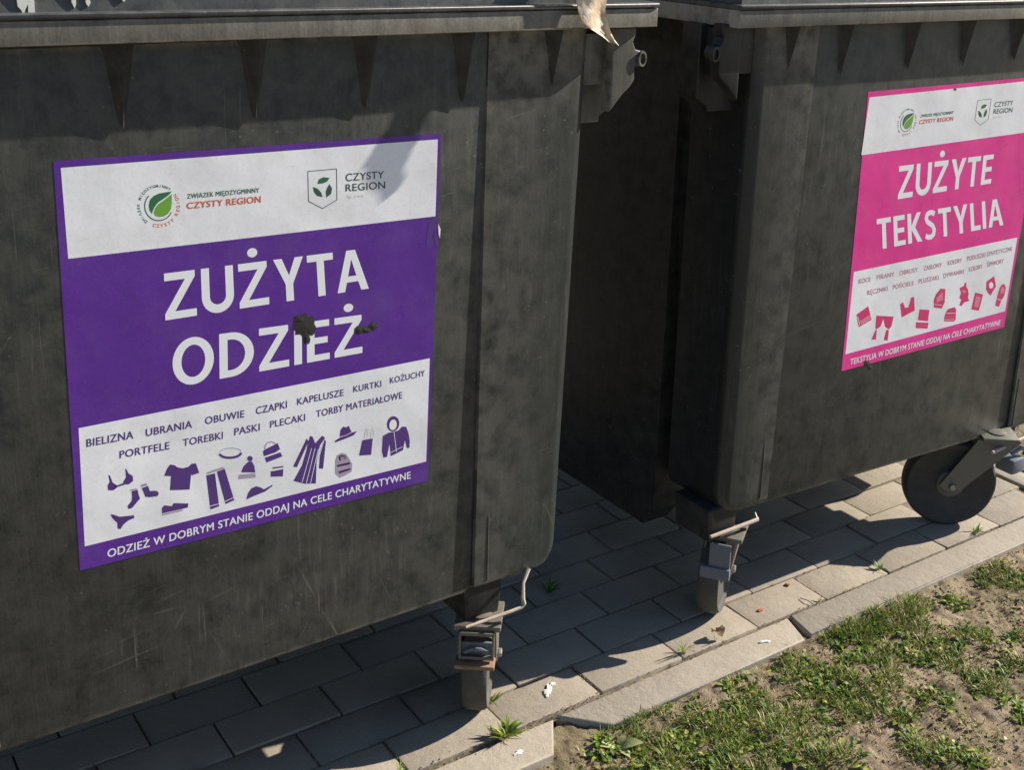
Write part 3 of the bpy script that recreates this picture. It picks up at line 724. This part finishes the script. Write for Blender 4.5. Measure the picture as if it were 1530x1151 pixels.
D([(625, 702), (640, 684), (690, 690), (702, 670), (800, 672), (796, 698), (760, 708), (625, 738)]); D([(625, 742), (760, 712), (762, 720), (628, 752)], 1)
D([(918, 487), (976, 472), (1003, 690), (945, 712)]); D([(988, 462), (1040, 442), (1103, 650), (1045, 676)]); D([(920, 468), (1030, 430), (1035, 441), (922, 481)], 1)
ribbon(S, mb, [c5(940, 690), c5(1003, 674)], .9, 4, 2); ribbon(S, mb, [c5(1035, 662), c5(1100, 632)], .9, 4, 2)
ribbon(S, mb, ell(1078, 333, 70, 26, 20, 180, 360, -3), 1.0, 3, 1, c5); ribbon(S, mb, ell(1078, 340, 70, 30, 20, 0, 180, -3), 3.6, 3, 0, c5)
D(ell(1207, 376, 18, 18)); D([(1148, 466), (1165, 425), (1195, 397), (1220, 394), (1236, 425), (1242, 467)]); D([(1133, 482), (1242, 472), (1245, 500), (1128, 512)], 1)
E6 = lambda pts, mi=0, l=3: P_(S, mb, pts, l, mi, c6)
E6([(33, 745), (45, 700), (70, 665), (105, 650), (140, 660), (158, 673), (218, 640), (222, 648), (168, 688), (100, 715)])
ribbon(S, mb, [(165, 400), (168, 365), (185, 340), (215, 332), (240, 345), (250, 362)], 1.6, 3, 1, c6)
E6([(153, 402), (175, 385), (258, 343), (276, 385), (245, 408), (160, 437)]); E6([(166, 448), (278, 408), (292, 438), (178, 482)])
E6([(208, 545), (298, 528), (295, 580), (208, 583)]); E6([(222, 516), (298, 506), (300, 515), (222, 526)], 0)
E6([(465, 310), (480, 330), (395, 515), (368, 510)]); E6([(490, 290), (508, 298), (527, 345), (575, 290), (597, 303), (560, 360), (537, 460), (530, 630), (450, 632), (370, 612), (432, 500), (462, 400), (475, 340)])
E6([(590, 312), (603, 330), (582, 526), (552, 522), (562, 400)])
for a, b in (((500, 380), (432, 622)), ((525, 380), (462, 628)), ((548, 385), (492, 628))): ribbon(S, mb, [c6(*a), c6(*b)], .8, 4, 2)
ribbon(S, mb, [c6(590, 320), c6(545, 470)], .8, 4, 2)
E6([(664, 328), (700, 305), (770, 272), (825, 258), (800, 287), (740, 312), (670, 338)]); E6([(700, 300), (706, 250), (728, 224), (745, 232), (765, 219), (787, 265), (740, 292)]); ribbon(S, mb, [c6(698, 300), c6(745, 288), c6(790, 264)], .7, 4, 2)
E6([(668, 470), (680, 430), (712, 412), (745, 418), (766, 450), (790, 490), (786, 545), (740, 572), (700, 590), (668, 560)], 1); E6([(690, 440), (712, 426), (742, 430), (752, 455), (700, 470)]); E6([(680, 500), (770, 478), (775, 492), (684, 516)]); E6([(690, 545), (778, 520), (778, 532), (696, 560)])
E6([(862, 322), (937, 308), (925, 425), (838, 432)])
for x0 in (882, 925): ribbon(S, mb, [c6(x0 - 4, 308), c6(x0 - 2, 265), c6(x0 + 8, 238), c6(x0 + 18, 262), c6(x0 + 14, 300)], .5, 3, 1)
E6([(1008, 292), (1050, 268), (1085, 262), (1120, 252), (1145, 225), (1175, 225), (1192, 270), (1201, 330), (1198, 375), (1180, 378), (1166, 320), (1152, 392), (1065, 436), (1056, 345), (1038, 440), (1012, 446), (1001, 400)])
ring = ell(1082, 205, 44, 55, 24, 0, 360, 10); inner = ell(1082, 212, 26, 38, 24, 0, 360, 10)
E6(ring); P_(S, mb, inner, 4, 2, c6); ribbon(S, mb, [c6(1088, 262), c6(1106, 405)], .8, 4, 2); ribbon(S, mb, [c6(1062, 410), c6(1150, 368)], .7, 4, 2)
mb.build('clothes_pictograms', [M['ink'], M['ink_light'], M['white_ink']], st, smooth=False)
logos(S, st, cw, c2, 1.05)
# torn, charred spots and the lifted corner
def blob(S, cx, cy, rx, ry, mb, l=5, n=26, seed=1, jag=.2):
    rg = random.Random(seed); pts = []
    for k in range(n):
        a = 2 * math.pi * k / n; r = 1 + rg.uniform(-jag, jag)
        pts.append((cx + rx * r * math.cos(a), cy + ry * r * math.sin(a)))
    c0 = len(mb.v); vs = [S.p(x, y, l) for x, y in pts]; cc = S.p(cx, cy, l); mb.add([(cc[0], cc[1] - .0008, cc[2])] + vs, [(0, i + 1, (i + 1) % n + 1) for i in range(n)])
mb = MB(); blob(S, 456, 487, 17, 17, mb, seed=3); blob(S, 458, 505, 5, 9, mb, seed=5); blob(S, 449, 478, 11, 7, mb, seed=15)
mb.build('torn_patch', M['char'], st, smooth=False)
mb = MB(); blob(S, 536, 493, 7, 6, mb, seed=6); blob(S, 546, 493, 8, 5, mb, seed=7); blob(S, 557, 487, 7, 6, mb, seed=8)
mb.build('torn_patch', M['char'], st, smooth=False)
mb = MB()
P_(S, mb, [(636, 367), (638, 350), (641, 334), (646, 326), (655.5, 323.5), (651, 334), (647, 346), (644.5, 358), (642, 366)], 4, 0)
mb.build('crease', [M['ink']], st, smooth=False); mb = MB()
P_(S, mb, [(648, 352), (651, 346), (655.5, 356), (655.5, 375), (651, 366)], 4, 0)
mb.build('crease', [M['ink']], st, smooth=False); mb = MB()
P_(S, mb, [(655, 334), (658.5, 342), (657.5, 356), (655.5, 350)], 4.5, 1)
mb.build('torn_edge', [M['ink'], M['white_ink']], st, smooth=False)
# -- pink sticker
Q2 = [(1297, 137), (1536, 115.5), (1500, 489), (1257, 555)]
S = sticker(r2, [(1297, 137), (1257, 555), (1500, 489), (1505, 466)], [(0.591, 1.072), (0.614, .500), (1.155, .499), (0, 0)]) if False else None
def cast(px, py):
    u, v = (px - 810.157) / 1829.86, (py - 395.413) / 1829.86
    d = Vector(RX) * u + Vector(RY) * v + Vector(RZ); y = .035
    for _ in range(4):
        t = (y - CAMPOS[1]) / d.y; q = Vector(CAMPOS) + d * t; y = YF(q.z)
    return (q.x, q.z)
# the sticker is a plain rectangle on the face; only these four measured corners tie it to the place
CR = [(1297, 137), (1565, 113), (1500, 489), (1257, 555)]
S = sticker(r2, CR, [cast(*q) for q in CR])
st = panel(S, CR, 0).build('sticker', M['pink'], r2)
mb = panel(S, [k7(272, 208), (1557, 118.5), (1544, 196), k7(215, 606)], 1)
panel(S, [k8(178, 332), k8(1400, 74), k8(1308, 626), k8(115, 948)], 1, mb=mb)
mb.build('white_panel', M['white'], st)
for w_, q, cv in (('ZUŻYTE', ((465, 910), (1106, 800), (475, 682), (1128, 600)), k7), ('TEKSTYLIA', ((1311, 373.5), (1499, 336), (1309.5, 327.5), (1497, 296)), None)):
    mb = MB(); title(S, mb, w_, *q, 2, cv); mb.build('title_lettering', M['white_ink'], st, smooth=False)
mb = MB(); text(S, mb, 'TEKSTYLIA W DOBRYM STANIE ODDAJ NA CELE CHARYTATYWNE', (150, 1028), (1268, 728), (153, 985), (1276, 690), 2, .02, 0, k8)
mb.build('footer_lettering', M['white_ink'], st, smooth=False)
mb = MB()
for s_, a, b in (('KOCE', (215, 420), (303, 400)), ('FIRANY', (350, 390), (480, 362)), ('OBRUSY', (520, 358), (655, 328)), ('ZASŁONY', (700, 322), (835, 292)), ('KOŁDRY', (880, 283), (985, 258)), ('PODUSZKI SYNTETYCZNE', (1025, 250), (1360, 172)),
                 ('RĘCZNIKI', (278, 505), (430, 470)), ('POŚCIELE', (470, 462), (625, 428)), ('PLUSZAKI', (662, 420), (812, 386)), ('DYWANIKI', (848, 378), (1000, 342)), ('KOŁDRY', (1038, 330), (1138, 304)), ('ŚPIWORY', (1172, 296), (1298, 262))):
    text(S, mb, s_, *line(a, b, 34, 30), 3, .012, 0, k8)
mb.build('word_list', M['rose'], st, smooth=False)
mb = MB()
F = lambda pts, mi=0, l=3: P_(S, mb, pts, l, mi, k8)
F([(197, 650), (285, 588), (306, 670), (310, 690), (215, 745), (205, 700)]); F([(222, 700), (300, 650), (308, 682), (236, 730)], 1, 4); ribbon(S, mb, [k8(205, 665), k8(222, 728)], .9, 5, 2)
F([(345, 658), (475, 666), (458, 740), (438, 762), (410, 740), (398, 682), (378, 740), (345, 762), (338, 750)]); F([(338, 768), (350, 765), (342, 838), (308, 838)]); F([(420, 765), (440, 765), (430, 846), (400, 840)])
F([(523, 572), (545, 558), (560, 600), (585, 598), (605, 524), (628, 518), (633, 620), (535, 672)])
F([(668, 612), (742, 616), (732, 700), (655, 692)]); F([(642, 708), (735, 712), (728, 756), (640, 752)]); ribbon(S, mb, [k8(650, 732), k8(728, 736)], .7, 4, 1)
F([(775, 540), (790, 500), (825, 456), (862, 460), (856, 560), (835, 605), (775, 598)]); F([(795, 530), (840, 480), (845, 540), (795, 560)], 1, 4); ribbon(S, mb, [k8(780, 575), k8(835, 580)], .7, 5, 2)
F([(862, 640), (880, 610), (930, 595), (942, 610), (938, 690), (925, 702), (850, 702), (855, 665)]); ribbon(S, mb, [k8(866, 642), k8(936, 640)], .7, 4, 2); ribbon(S, mb, [k8(858, 672), k8(934, 666)], .6, 4, 1); ribbon(S, mb, [k8(855, 690), k8(928, 688)], .6, 4, 2)
F([(968, 452), (1000, 436), (1008, 412), (1020, 414), (1018, 440), (1030, 462), (1036, 500), (1030, 520), (1040, 548), (1002, 560), (982, 588), (966, 580), (980, 540), (966, 525), (978, 490)]); F(ell(1000, 478, 14, 12), 1, 4)
F([(1085, 485), (1145, 500), (1138, 520), (1112, 622), (1055, 612), (1060, 590), (1075, 520)]); F([(1092, 512), (1126, 520), (1106, 600), (1076, 592)], 1, 4)
F([(1168, 405), (1205, 378), (1226, 362), (1230, 380), (1240, 440), (1222, 470), (1200, 508), (1180, 490), (1165, 460)]); F(ell(1204, 432, 16, 24), 2, 4)
F([(1268, 450), (1285, 425), (1305, 424), (1314, 450), (1302, 510), (1280, 545), (1262, 592), (1235, 585), (1238, 560), (1250, 510)]); F(ell(1288, 470, 14, 26, 20, 0, 360, 15), 1, 4); ribbon(S, mb, [k8(1246, 535), k8(1292, 545)], .8, 5, 2)
mb.build('textile_pictograms', [M['magenta'], M['magenta_l'], M['white_ink']], st, smooth=False)
def sub(cvs):   # maps the purple sticker's logo frame onto the pink sticker through both stickers' own frames
    return cvs
HA = homography([(91, 251), (655, 208), (651, 323), (102, 387)], [k7(272, 208), (1557, 118.5), (1544, 196), k7(215, 606)])
logos(S, st, lambda x, y: HA(*cw(x, y)), lambda x, y: HA(*c2(x, y)), .6)
mb = MB(); blob(S, 1295, 543, 5, 4.5, mb, seed=11); blob(S, 1300, 549, 3, 2.5, mb, seed=12); mb.build('torn_patch', M['char'], st, smooth=False)
mb = MB(); blob(S, 1427, 133, 2.2, 1.8, mb, seed=14)
mb.build('torn_patch', M['char'], st, smooth=False)

# ------------------------------------------------------------------ things lying about
# torn scrap of pale cardboard hooked on the rim
def on_y(px, py, y):
    u, v = (px - 810.157) / 1829.86, (py - 395.413) / 1829.86
    d = Vector(RX) * u + Vector(RY) * v + Vector(RZ); return Vector(CAMPOS) + d * ((y - CAMPOS[1]) / d.y)
k = NT('torn_cardboard')
cc = k.mix(k.ramp(k.noise(40, 5, .7, vec=(1, 1, .4)), .42, .66), (.72, .58, .42), (.42, .29, .19))
k.set(Base_Color=k.mix(k.ramp(k.noise(22, 3, .6, off=(4, 0, 1)), .56, .62, 0, .8), cc, (.80, .72, .60)), Roughness=.85); k.bump(k.noise(60, 5, .7), .7, .003)
M['card'] = k.m
root = empty('torn_cardboard', (-.09, -.01, 1.24))
tag(root, 'torn pale cardboard scrap hanging over the rim of the purple-sticker container', 'litter')
L_ = [(856, -60), (860, -25), (862, 2), (865, 18), (871, 33), (883, 43), (900, 54), (911, 63), (921.5, 66)]
R_ = [(905, -60), (908, -25), (906, 2), (905, 14), (907, 28), (910, 40), (914, 50), (919, 60), (925, 68)]
mb = MB(); rows = []; rg = random.Random(2); n = 6
for i, (a, b) in enumerate(zip(L_, R_)):
    t = i / (len(L_) - 1); row = []
    for j in range(n + 1):
        u = j / n; y = -.018 - .014 * t + (.006 * math.sin(u * math.pi * 2 + i * .8)) * (1 - .5 * t) * .6 + rg.uniform(-.0018, .0018) - (0 if i > 2 else 0)
        q = on_y(a[0] + (b[0] - a[0]) * u, a[1] + (b[1] - a[1]) * u, min(y, -.0135)); row.append(q)
    rows.append(row)
top = [[r + Vector((0, .045 + .02 * k, .018 * (1 - k))) for r in rows[0]] for k in (1, 0)]
grid_rows = rows
fr = [v for r in grid_rows for v in r]; bk = [v + Vector((0, .0018, 0)) for v in fr]; nn = len(grid_rows)
fs = []
W_ = n + 1
for o in (0, len(fr)):
    fs += [(o + i * W_ + j, o + i * W_ + j + 1, o + (i + 1) * W_ + j + 1, o + (i + 1) * W_ + j) for i in range(nn - 1) for j in range(n)]
bd = [j for j in range(W_)] + [i * W_ + n for i in range(1, nn)] + [(nn - 1) * W_ + j for j in range(n - 1, -1, -1)] + [i * W_ for i in range(nn - 2, 0, -1)]
fs += [(bd[i], bd[(i + 1) % len(bd)], bd[(i + 1) % len(bd)] + len(fr), bd[i] + len(fr)) for i in range(len(bd))]
mb.add(fr + bk, fs); mb.build('hanging_flap', M['card'], root, ang=25)
tl = rows[0]; mb = MB()
pr_ = [[v + Vector((0, dy, dz)) for v in tl] for dy, dz in ((.000, .001), (.010, .014), (.035, .024), (.075, .026))]
mb.add([v for r in pr_ for v in r] + [v + Vector((0, 0, -.0018)) for r in pr_ for v in r],
       [(o + i * W_ + j, o + i * W_ + j + 1, o + (i + 1) * W_ + j + 1, o + (i + 1) * W_ + j) for o in (0, 4 * W_) for i in range(3) for j in range(n)])
mb.build('folded_top', M['card'], root, ang=25)

# crumpled dry leaf, bird droppings
k = NT('dry_leaf'); k.set(Base_Color=k.mix(k.ramp(k.noise(60, 4, .6), .4, .6), (.30, .19, .10), (.55, .42, .28)), Roughness=.8); M['dryleaf'] = k.m
mb = MB(); rg = random.Random(9); cx, cy = .302, .018; vs = []
for j in range(6):
    for i in range(6):
        u, v = i / 5 - .5, j / 5 - .5; wd = 1 - abs(v * 1.7) ** 1.6 * .6
        vs.append((cx + u * .028 * wd + rg.uniform(-.003, .003), cy + v * .022 + rg.uniform(-.003, .003), .004 + .020 * abs(math.sin(u * 3.1)) * (1 - abs(v)) + rg.uniform(0, .007)))
mb.add(vs, [(j * 6 + i, j * 6 + i + 1, j * 6 + i + 7, j * 6 + i + 6) for j in range(5) for i in range(5)])
mb.tube([(cx - .008, cy - .008, .006), (cx - .016, cy - .012, .010), (cx - .020, cy - .013, .018)], .001, 5)
tag(mb.build('dry_leaf', M['dryleaf'], ang=20), 'small crumpled dry brown leaf on the paving before the edge-on wheel of the pink-sticker bin', 'leaf')
M['drop'] = flat('dried_white', (.66, .66, .63), .8, .1, bump=False)
def splat(name, x, y, rx, ry, seed, label, cat, m='drop', z=.0042, rot=0):
    rg = random.Random(seed); mb = MB(); n = 18; pts = []
    for k in range(n):
        a = 2 * math.pi * k / n; r = 1 + rg.uniform(-.45, .35); px, py = rx * r * math.cos(a), ry * r * math.sin(a)
        pts.append((x + px * math.cos(rot) - py * math.sin(rot), y + px * math.sin(rot) + py * math.cos(rot)))
    top = [((px - x) * .6 + x, (py - y) * .6 + y, z + .0012) for px, py in pts]
    mb.loft([[(px, py, z - .006) for px, py in pts], [(px, py, z) for px, py in pts], top])
    return tag(mb.build(name, M[m]), label, cat)
splat('bird_dropping', -.082, .058, .017, .006, 2, 'white dropping on the sunlit paver right of the front wheel of the purple-sticker bin', 'dropping', rot=.9, z=.0016)
splat('bird_dropping', -.062, .072, .006, .004, 3, 'tiny pale dropping fleck just above the larger white one', 'dropping', z=.0016)
splat('bird_dropping', .374, -.042, .012, .004, 4, 'white dropping smear on the kerb below the dry leaf', 'dropping', rot=-.2, z=.0012)
splat('bird_dropping', -.222, -.055, .009, .005, 5, 'white dropping speck on the kerb beside the dandelion weed', 'dropping', z=.0022)
M['redbrown'] = flat('red_brown_bud', (.35, .09, .03), .8, .2, bump=False)
splat('dry_bud', .446, .043, .008, .004, 6, 'reddish dry bud on the paver right of the left wheel of the pink-sticker bin', 'bud', 'redbrown', .003)
splat('pebble', .565, .083, .006, .005, 7, 'dark brown pebble on the edge of the shadow between the two wheels', 'pebble', 'redbrown', .004)
mb = MB(); mb.tube([(.55, .03, .003), (.553, .012, .006), (.556, -.002, .003)], .0009, 5)
tag(mb.build('twig', M['char']), 'short thin dark twig lying on the sunlit pavers', 'twig')

# ------------------------------------------------------------------ plants
def blade(mb, base, az, ln, wd, lean, mi, seg=4, curl=1.0, flat_=False):
    d = Vector((math.cos(az), math.sin(az), 0)); s = Vector((-d.y, d.x, 0)); vs = []
    for i in range(seg + 1):
        t = i / seg; a = lean + curl * t * t
        p = Vector(base) + d * (ln * (t * math.sin(lean) + .5 * t * t * math.sin(min(1.5, curl)))) + Vector((0, 0, ln * t * math.cos(min(a * .7, 1.5))))
        ww = wd * (1 - t ** 1.8) * (.6 + .8 * t if t < .5 else 1) + 1e-5
        if i == seg: vs.append(p)
        else: vs += [p - s * ww / 2, p + s * ww / 2 + Vector((0, 0, wd * .15))]
    fs = [(2 * i, 2 * i + 1, 2 * i + 3, 2 * i + 2) for i in range(seg - 1)] + [(2 * seg - 2, 2 * seg - 1, 2 * seg)]
    mb.add(vs, fs, mi)
def rosette(name, x, y, n, ln, wd, label, seed, mats=('weed',), z=.0, lean=(.7, 1.25)):
    rg = random.Random(seed); random.seed(seed); mb = MB()
    for i in range(n):
        blade(mb, (x + rg.uniform(-.004, .004), y + rg.uniform(-.004, .004), z), rg.uniform(0, 6.28), ln * rg.uniform(.5, 1.1), wd * rg.uniform(.6, 1.2), rg.uniform(*lean), rg.randrange(len(mats)), 4, rg.uniform(.1, .8))
    return tag(mb.build(name, [M[m] for m in mats], ang=80), label, 'weed', 'small weeds growing out of the joints')
rosette('dandelion', -.218, -.006, 64, .034, .0075, 'bright green dandelion rosette in the joint beside the front wheel of the purple-sticker bin', 21, ('weed', 'g1', 'g3'))
rosette('weed_tuft', -.188, .088, 12, .026, .005, 'small green weed tuft touching the front wheel of the purple-sticker bin', 22, ('weed', 'g3'))
rosette('grass_tuft', .212, .014, 14, .040, .0035, 'spiky yellow-green grass tuft in the sunlit joint left of the dry leaf', 23, ('g3', 'weed'), lean=(.2, 1.1))
rosette('weed_tuft', .790, .022, 10, .020, .006, 'tiny green sprig on the pavers near the kerb, midway between the pink-sticker bin wheels', 24, ('weed', 'g2'))
rosette('weed_tuft', 1.120, .012, 16, .026, .006, 'green and brown weed at the kerb joint below the face-on wheel', 25, ('weed', 'g5', 'g1'))
rosette('weed_tuft', .115, .335, 14, .040, .007, 'dark green weed in the shaded paving between the two bins', 26, ('g2', 'g1'))
rosette('weed_tuft', .575, .0, 8, .016, .004, 'little sprout at the kerb joint beside the twig', 27, ('g1', 'g4'))
rosette('weed_tuft', -.43, -.010, 22, .035, .005, 'low green weeds at the bottom edge of the photo in the kerb joint', 28, ('g1', 'g3'))
# pale broad-leaved seedling by the broken kerb end
mb = MB(); rg = random.Random(31)
def broad(mb, b, az, ln, wd, tilt, mi=0):
    d = Vector((math.cos(az), math.sin(az), 0)); s = Vector((-d.y, d.x, 0)); vs = []; N = 6
    for i in range(N + 1):
        t = i / N; p = Vector(b) + d * ln * t * math.cos(tilt) + Vector((0, 0, ln * (t * math.sin(tilt) - .35 * t * t)))
        w_ = wd * math.sin(math.pi * min(.97, max(.08, t)) ** .9) * .5 + .0006
        vs += [p - s * w_ + Vector((0, 0, w_ * .25)), p, p + s * w_ + Vector((0, 0, w_ * .25))]
    mb.add(vs, [(3 * i + j, 3 * i + j + 1, 3 * i + j + 4, 3 * i + j + 3) for i in range(N) for j in range(2)], mi)
for az, ln, wd in ((2.1, .060, .020), (2.6, .045, .014), (-.6, .055, .024), (.4, .035, .014), (-1.6, .04, .016)):
    broad(mb, (-.055, -.118, -.020), az, ln, wd, rg.uniform(.5, .9), 0)
for az in (1.2, 3.3, 5.0): broad(mb, (-.055, -.118, -.020), az, .04, .012, .4, 1)
tag(mb.build('seedling', [M['paleleaf'], M['g1']], ang=80), 'pale broad-leaved seedling in the soil beside the broken kerb end', 'weed')

CL = [[(.505, -.095, .03), (.56, -.105, .035), (.62, -.10, .03),(0.511, -0.048, 0.048), (0.595, -0.072, 0.076), (0.698, -0.108, 0.084), (0.55, -0.181, 0.073), (0.662, -0.239, 0.06), (0.451, -0.232, 0.096), (0.347, -0.226, 0.069), (0.207, -0.227, 0.09), (0.109, -0.175, 0.078), (0.019, -0.106, 0.066), (-0.068, -0.052, 0.042), (1.02, -0.123, 0.067), (0.849, -0.137, 0.023), (0.775, -0.242, 0.041), (0.538, -0.335, 0.03), (0.678, -0.351, 0.058), (0.405, -0.417, 0.053), (0.638, -0.445, 0.031), (0.241, -0.123, 0.044), (0.381, -0.126, 0.052), (0.006, -0.203, 0.063), (0.098, -0.272, 0.063), (0.235, -0.329, 0.058), (0.777, -0.35, 0.04), (0.852, -0.29, 0.027), (0.431, -0.336, 0.024), (0.448, -0.476, 0.029), (-0.067, -0.146, 0.04), (0.452, -0.039, 0.016)]]
rg = random.Random(77); random.seed(5)
mb = MB(); rb = rg.random
def put(x, y, tall, dens_kind):
    if y > -.082 and x < 1.5: return
    z = soil_h(x, y) - .002
    r = rg.random()
    mi = 0 if r < .40 else 1 if r < .60 else 2 if r < .84 else 3 if r < .94 else 4
    if dens_kind == 'dry': mi = rg.choice((3, 3, 4, 2, 4))
    blade(mb, (x, y, z), rg.uniform(0, 6.28), tall * rg.uniform(.5, 1.15), rg.uniform(.0014, .0030), rg.uniform(.15, 1.0), mi, 3, rg.uniform(.2, 1.2))
def field(n, x0, x1, y0, y1, th, tall, kind):
    k = 0
    while k < n:
        x, y = rg.uniform(x0, x1), rg.uniform(y0, y1)
        v = nz(x, y, 9, 2) + .5 * nz(x, y, 26, 6)
        if v > th: put(x, y, tall, kind)
        k += 1
for (x, y, r) in CL[0]:
    n = int(4300 * r * r / .0025 * .045 * 2.2)
    for _ in range(n):
        a = rg.uniform(0, 6.28); q = r * math.sqrt(rg.random()) * (1 + .5 * nz(x + a, y, 3))
        px, py = x + q * math.cos(a), y + q * math.sin(a)
        if nz(px, py, 22, 4) < -.22: continue
        put(px, py, (.036 if y > -.11 and .48 < x < .72 else .027) * (1.15 - .5 * q / r), 'g')
field(5000, -.3, 1.56, -.8, -.08, .26, .015, 'g')
field(11000, -.3, 1.56, -.8, -.08, -.12, .013, 'dry')
field(5000, 1.5, 2.6, -.2, 1.2, -.15, .03, 'g'); field(2500, 1.5, 2.6, -.2, 1.2, -.3, .02, 'dry')
for _ in range(420):
    c_ = rg.choice(CL[0]); a_ = rg.uniform(0, 6.28); q_ = c_[2] * 1.2 * math.sqrt(rg.random()); x_, y_ = c_[0] + q_ * math.cos(a_), c_[1] + q_ * math.sin(a_)
    if y_ > -.088: continue
    for n_ in range(rg.randint(3, 6)): broad(mb, (x_, y_, soil_h(x_, y_) + .001), rg.uniform(0, 6.28), rg.uniform(.010, .024), rg.uniform(.004, .008), rg.uniform(.2, .9), rg.choice((0, 0, 1, 2)))
tag(mb.build('grass', [M['g1'], M['g2'], M['g3'], M['g4'], M['g5']], ang=80), 'patchy short grass and dry stalks on the bare soil beyond the kerb', 'grass', kind='stuff')
# small flat leaves (clover, moss, litter) and crumbs of earth
mb = MB()
for _ in range(5200):
    x, y = rg.uniform(-.3, 1.56), rg.uniform(-.75, -.085)
    if nz(x, y, 9, 2) + .4 * nz(x, y, 30, 1) < -.02: continue
    z = soil_h(x, y) + rg.uniform(.001, .008); r = rg.uniform(.0025, .0055); a0 = rg.uniform(0, 6.28); nrm = Vector((rg.gauss(0, .5), rg.gauss(0, .5), 1)).normalized()
    u = nrm.orthogonal().normalized(); v = nrm.cross(u); n = 5
    mb.add([Vector((x, y, z)) + (u * math.cos(a0 + k * 6.283 / n) + v * math.sin(a0 + k * 6.283 / n)) * r * rg.uniform(.6, 1.1) for k in range(n)], [tuple(range(n))], rg.choice((0, 0, 1, 2, 3, 4, 4)))
tag(mb.build('leaf_litter', [M['g1'], M['g2'], M['g3'], M['g4'], M['g5']], smooth=False), 'tiny clover leaves and dead leaf bits scattered over the soil', 'leaf litter', kind='stuff')
M['crumb'] = mat_soil('soil_crumbs', (.34, .265, .18), (.14, .10, .065))
mb = MB()
ico = [(0, 0, 1), (.9, 0, .3), (.28, .85, .3), (-.73, .52, .25), (-.73, -.52, .3), (.28, -.85, .2), (0, 0, -.5)]
icf = [(0, 1, 2), (0, 2, 3), (0, 3, 4), (0, 4, 5), (0, 5, 1), (6, 2, 1), (6, 3, 2), (6, 4, 3), (6, 5, 4), (6, 1, 5)]
for _ in range(6500):
    x, y = rg.uniform(-.3, 1.56), rg.uniform(-.75, -.084)
    r = rg.uniform(.001, .0026) if rg.random() < .93 else rg.uniform(.003, .006)
    a = rg.uniform(0, 6.28); z = soil_h(x, y)
    mb.add([(x + (p[0] * math.cos(a) - p[1] * math.sin(a)) * r * rg.uniform(.8, 1.3), y + (p[0] * math.sin(a) + p[1] * math.cos(a)) * r, z + p[2] * r * .8) for p in ico], icf)
for _ in range(260):     # grit lying in the joint line beside the kerb
    x = rg.uniform(-.4, 1.4); y = rg.gauss(-.004, .006); r = rg.uniform(.0008, .0022)
    mb.add([(x + p[0] * r, y + p[1] * r, .001 + p[2] * r) for p in ico], icf)
for _ in range(5200):
    if rg.random() < .5: j = rg.randrange(0, 6); y = .1 * j + rg.gauss(0, .0022); x = rg.uniform(-1.0, 1.42)
    else: j = rg.randrange(0, 5); x = rowoff(j) + .2 * rg.randrange(-5, 7) + rg.gauss(0, .002); y = .1 * j + rg.uniform(0, .1)
    if x > 1.42 or nz(x, y, 6, 9) < -.1: continue
    r = rg.uniform(.0007, .0020)
    mb.add([(x + p[0] * r, y + p[1] * r, -.0005 + p[2] * r) for p in ico], icf)
tag(mb.build('soil_crumbs', M['crumb'], smooth=False), 'small crumbs of dry earth and grit on the soil and kerb joint', 'soil crumbs', kind='stuff')

for x, z, w_, h_, nm in ((-.902, 1.272, .006, .020, 'long'), (-.893, 1.262, .004, .012, 'short'), (-.845, 1.272, .0035, .012, 'faint'), (-.829, 1.268, .003, .008, 'tiny'), (-.787, 1.272, .0025, .008, 'thin')):
    mb = MB(); n = 12; rg = random.Random(int(x * -1000))
    ring = [(x + w_ * math.cos(6.283 * k / n) * rg.uniform(.6, 1.2), .0, z + h_ * math.sin(6.283 * k / n) * rg.uniform(.7, 1.15)) for k in range(n)]
    mb.loft([[(a, .0135, c) for a, b, c in ring], [(a, .0098, c) for a, b, c in ring]])
    tag(mb.build('bird_dropping', M['drop']), nm + ' white dropping streak on the lid edge of the purple-sticker container', 'dropping')
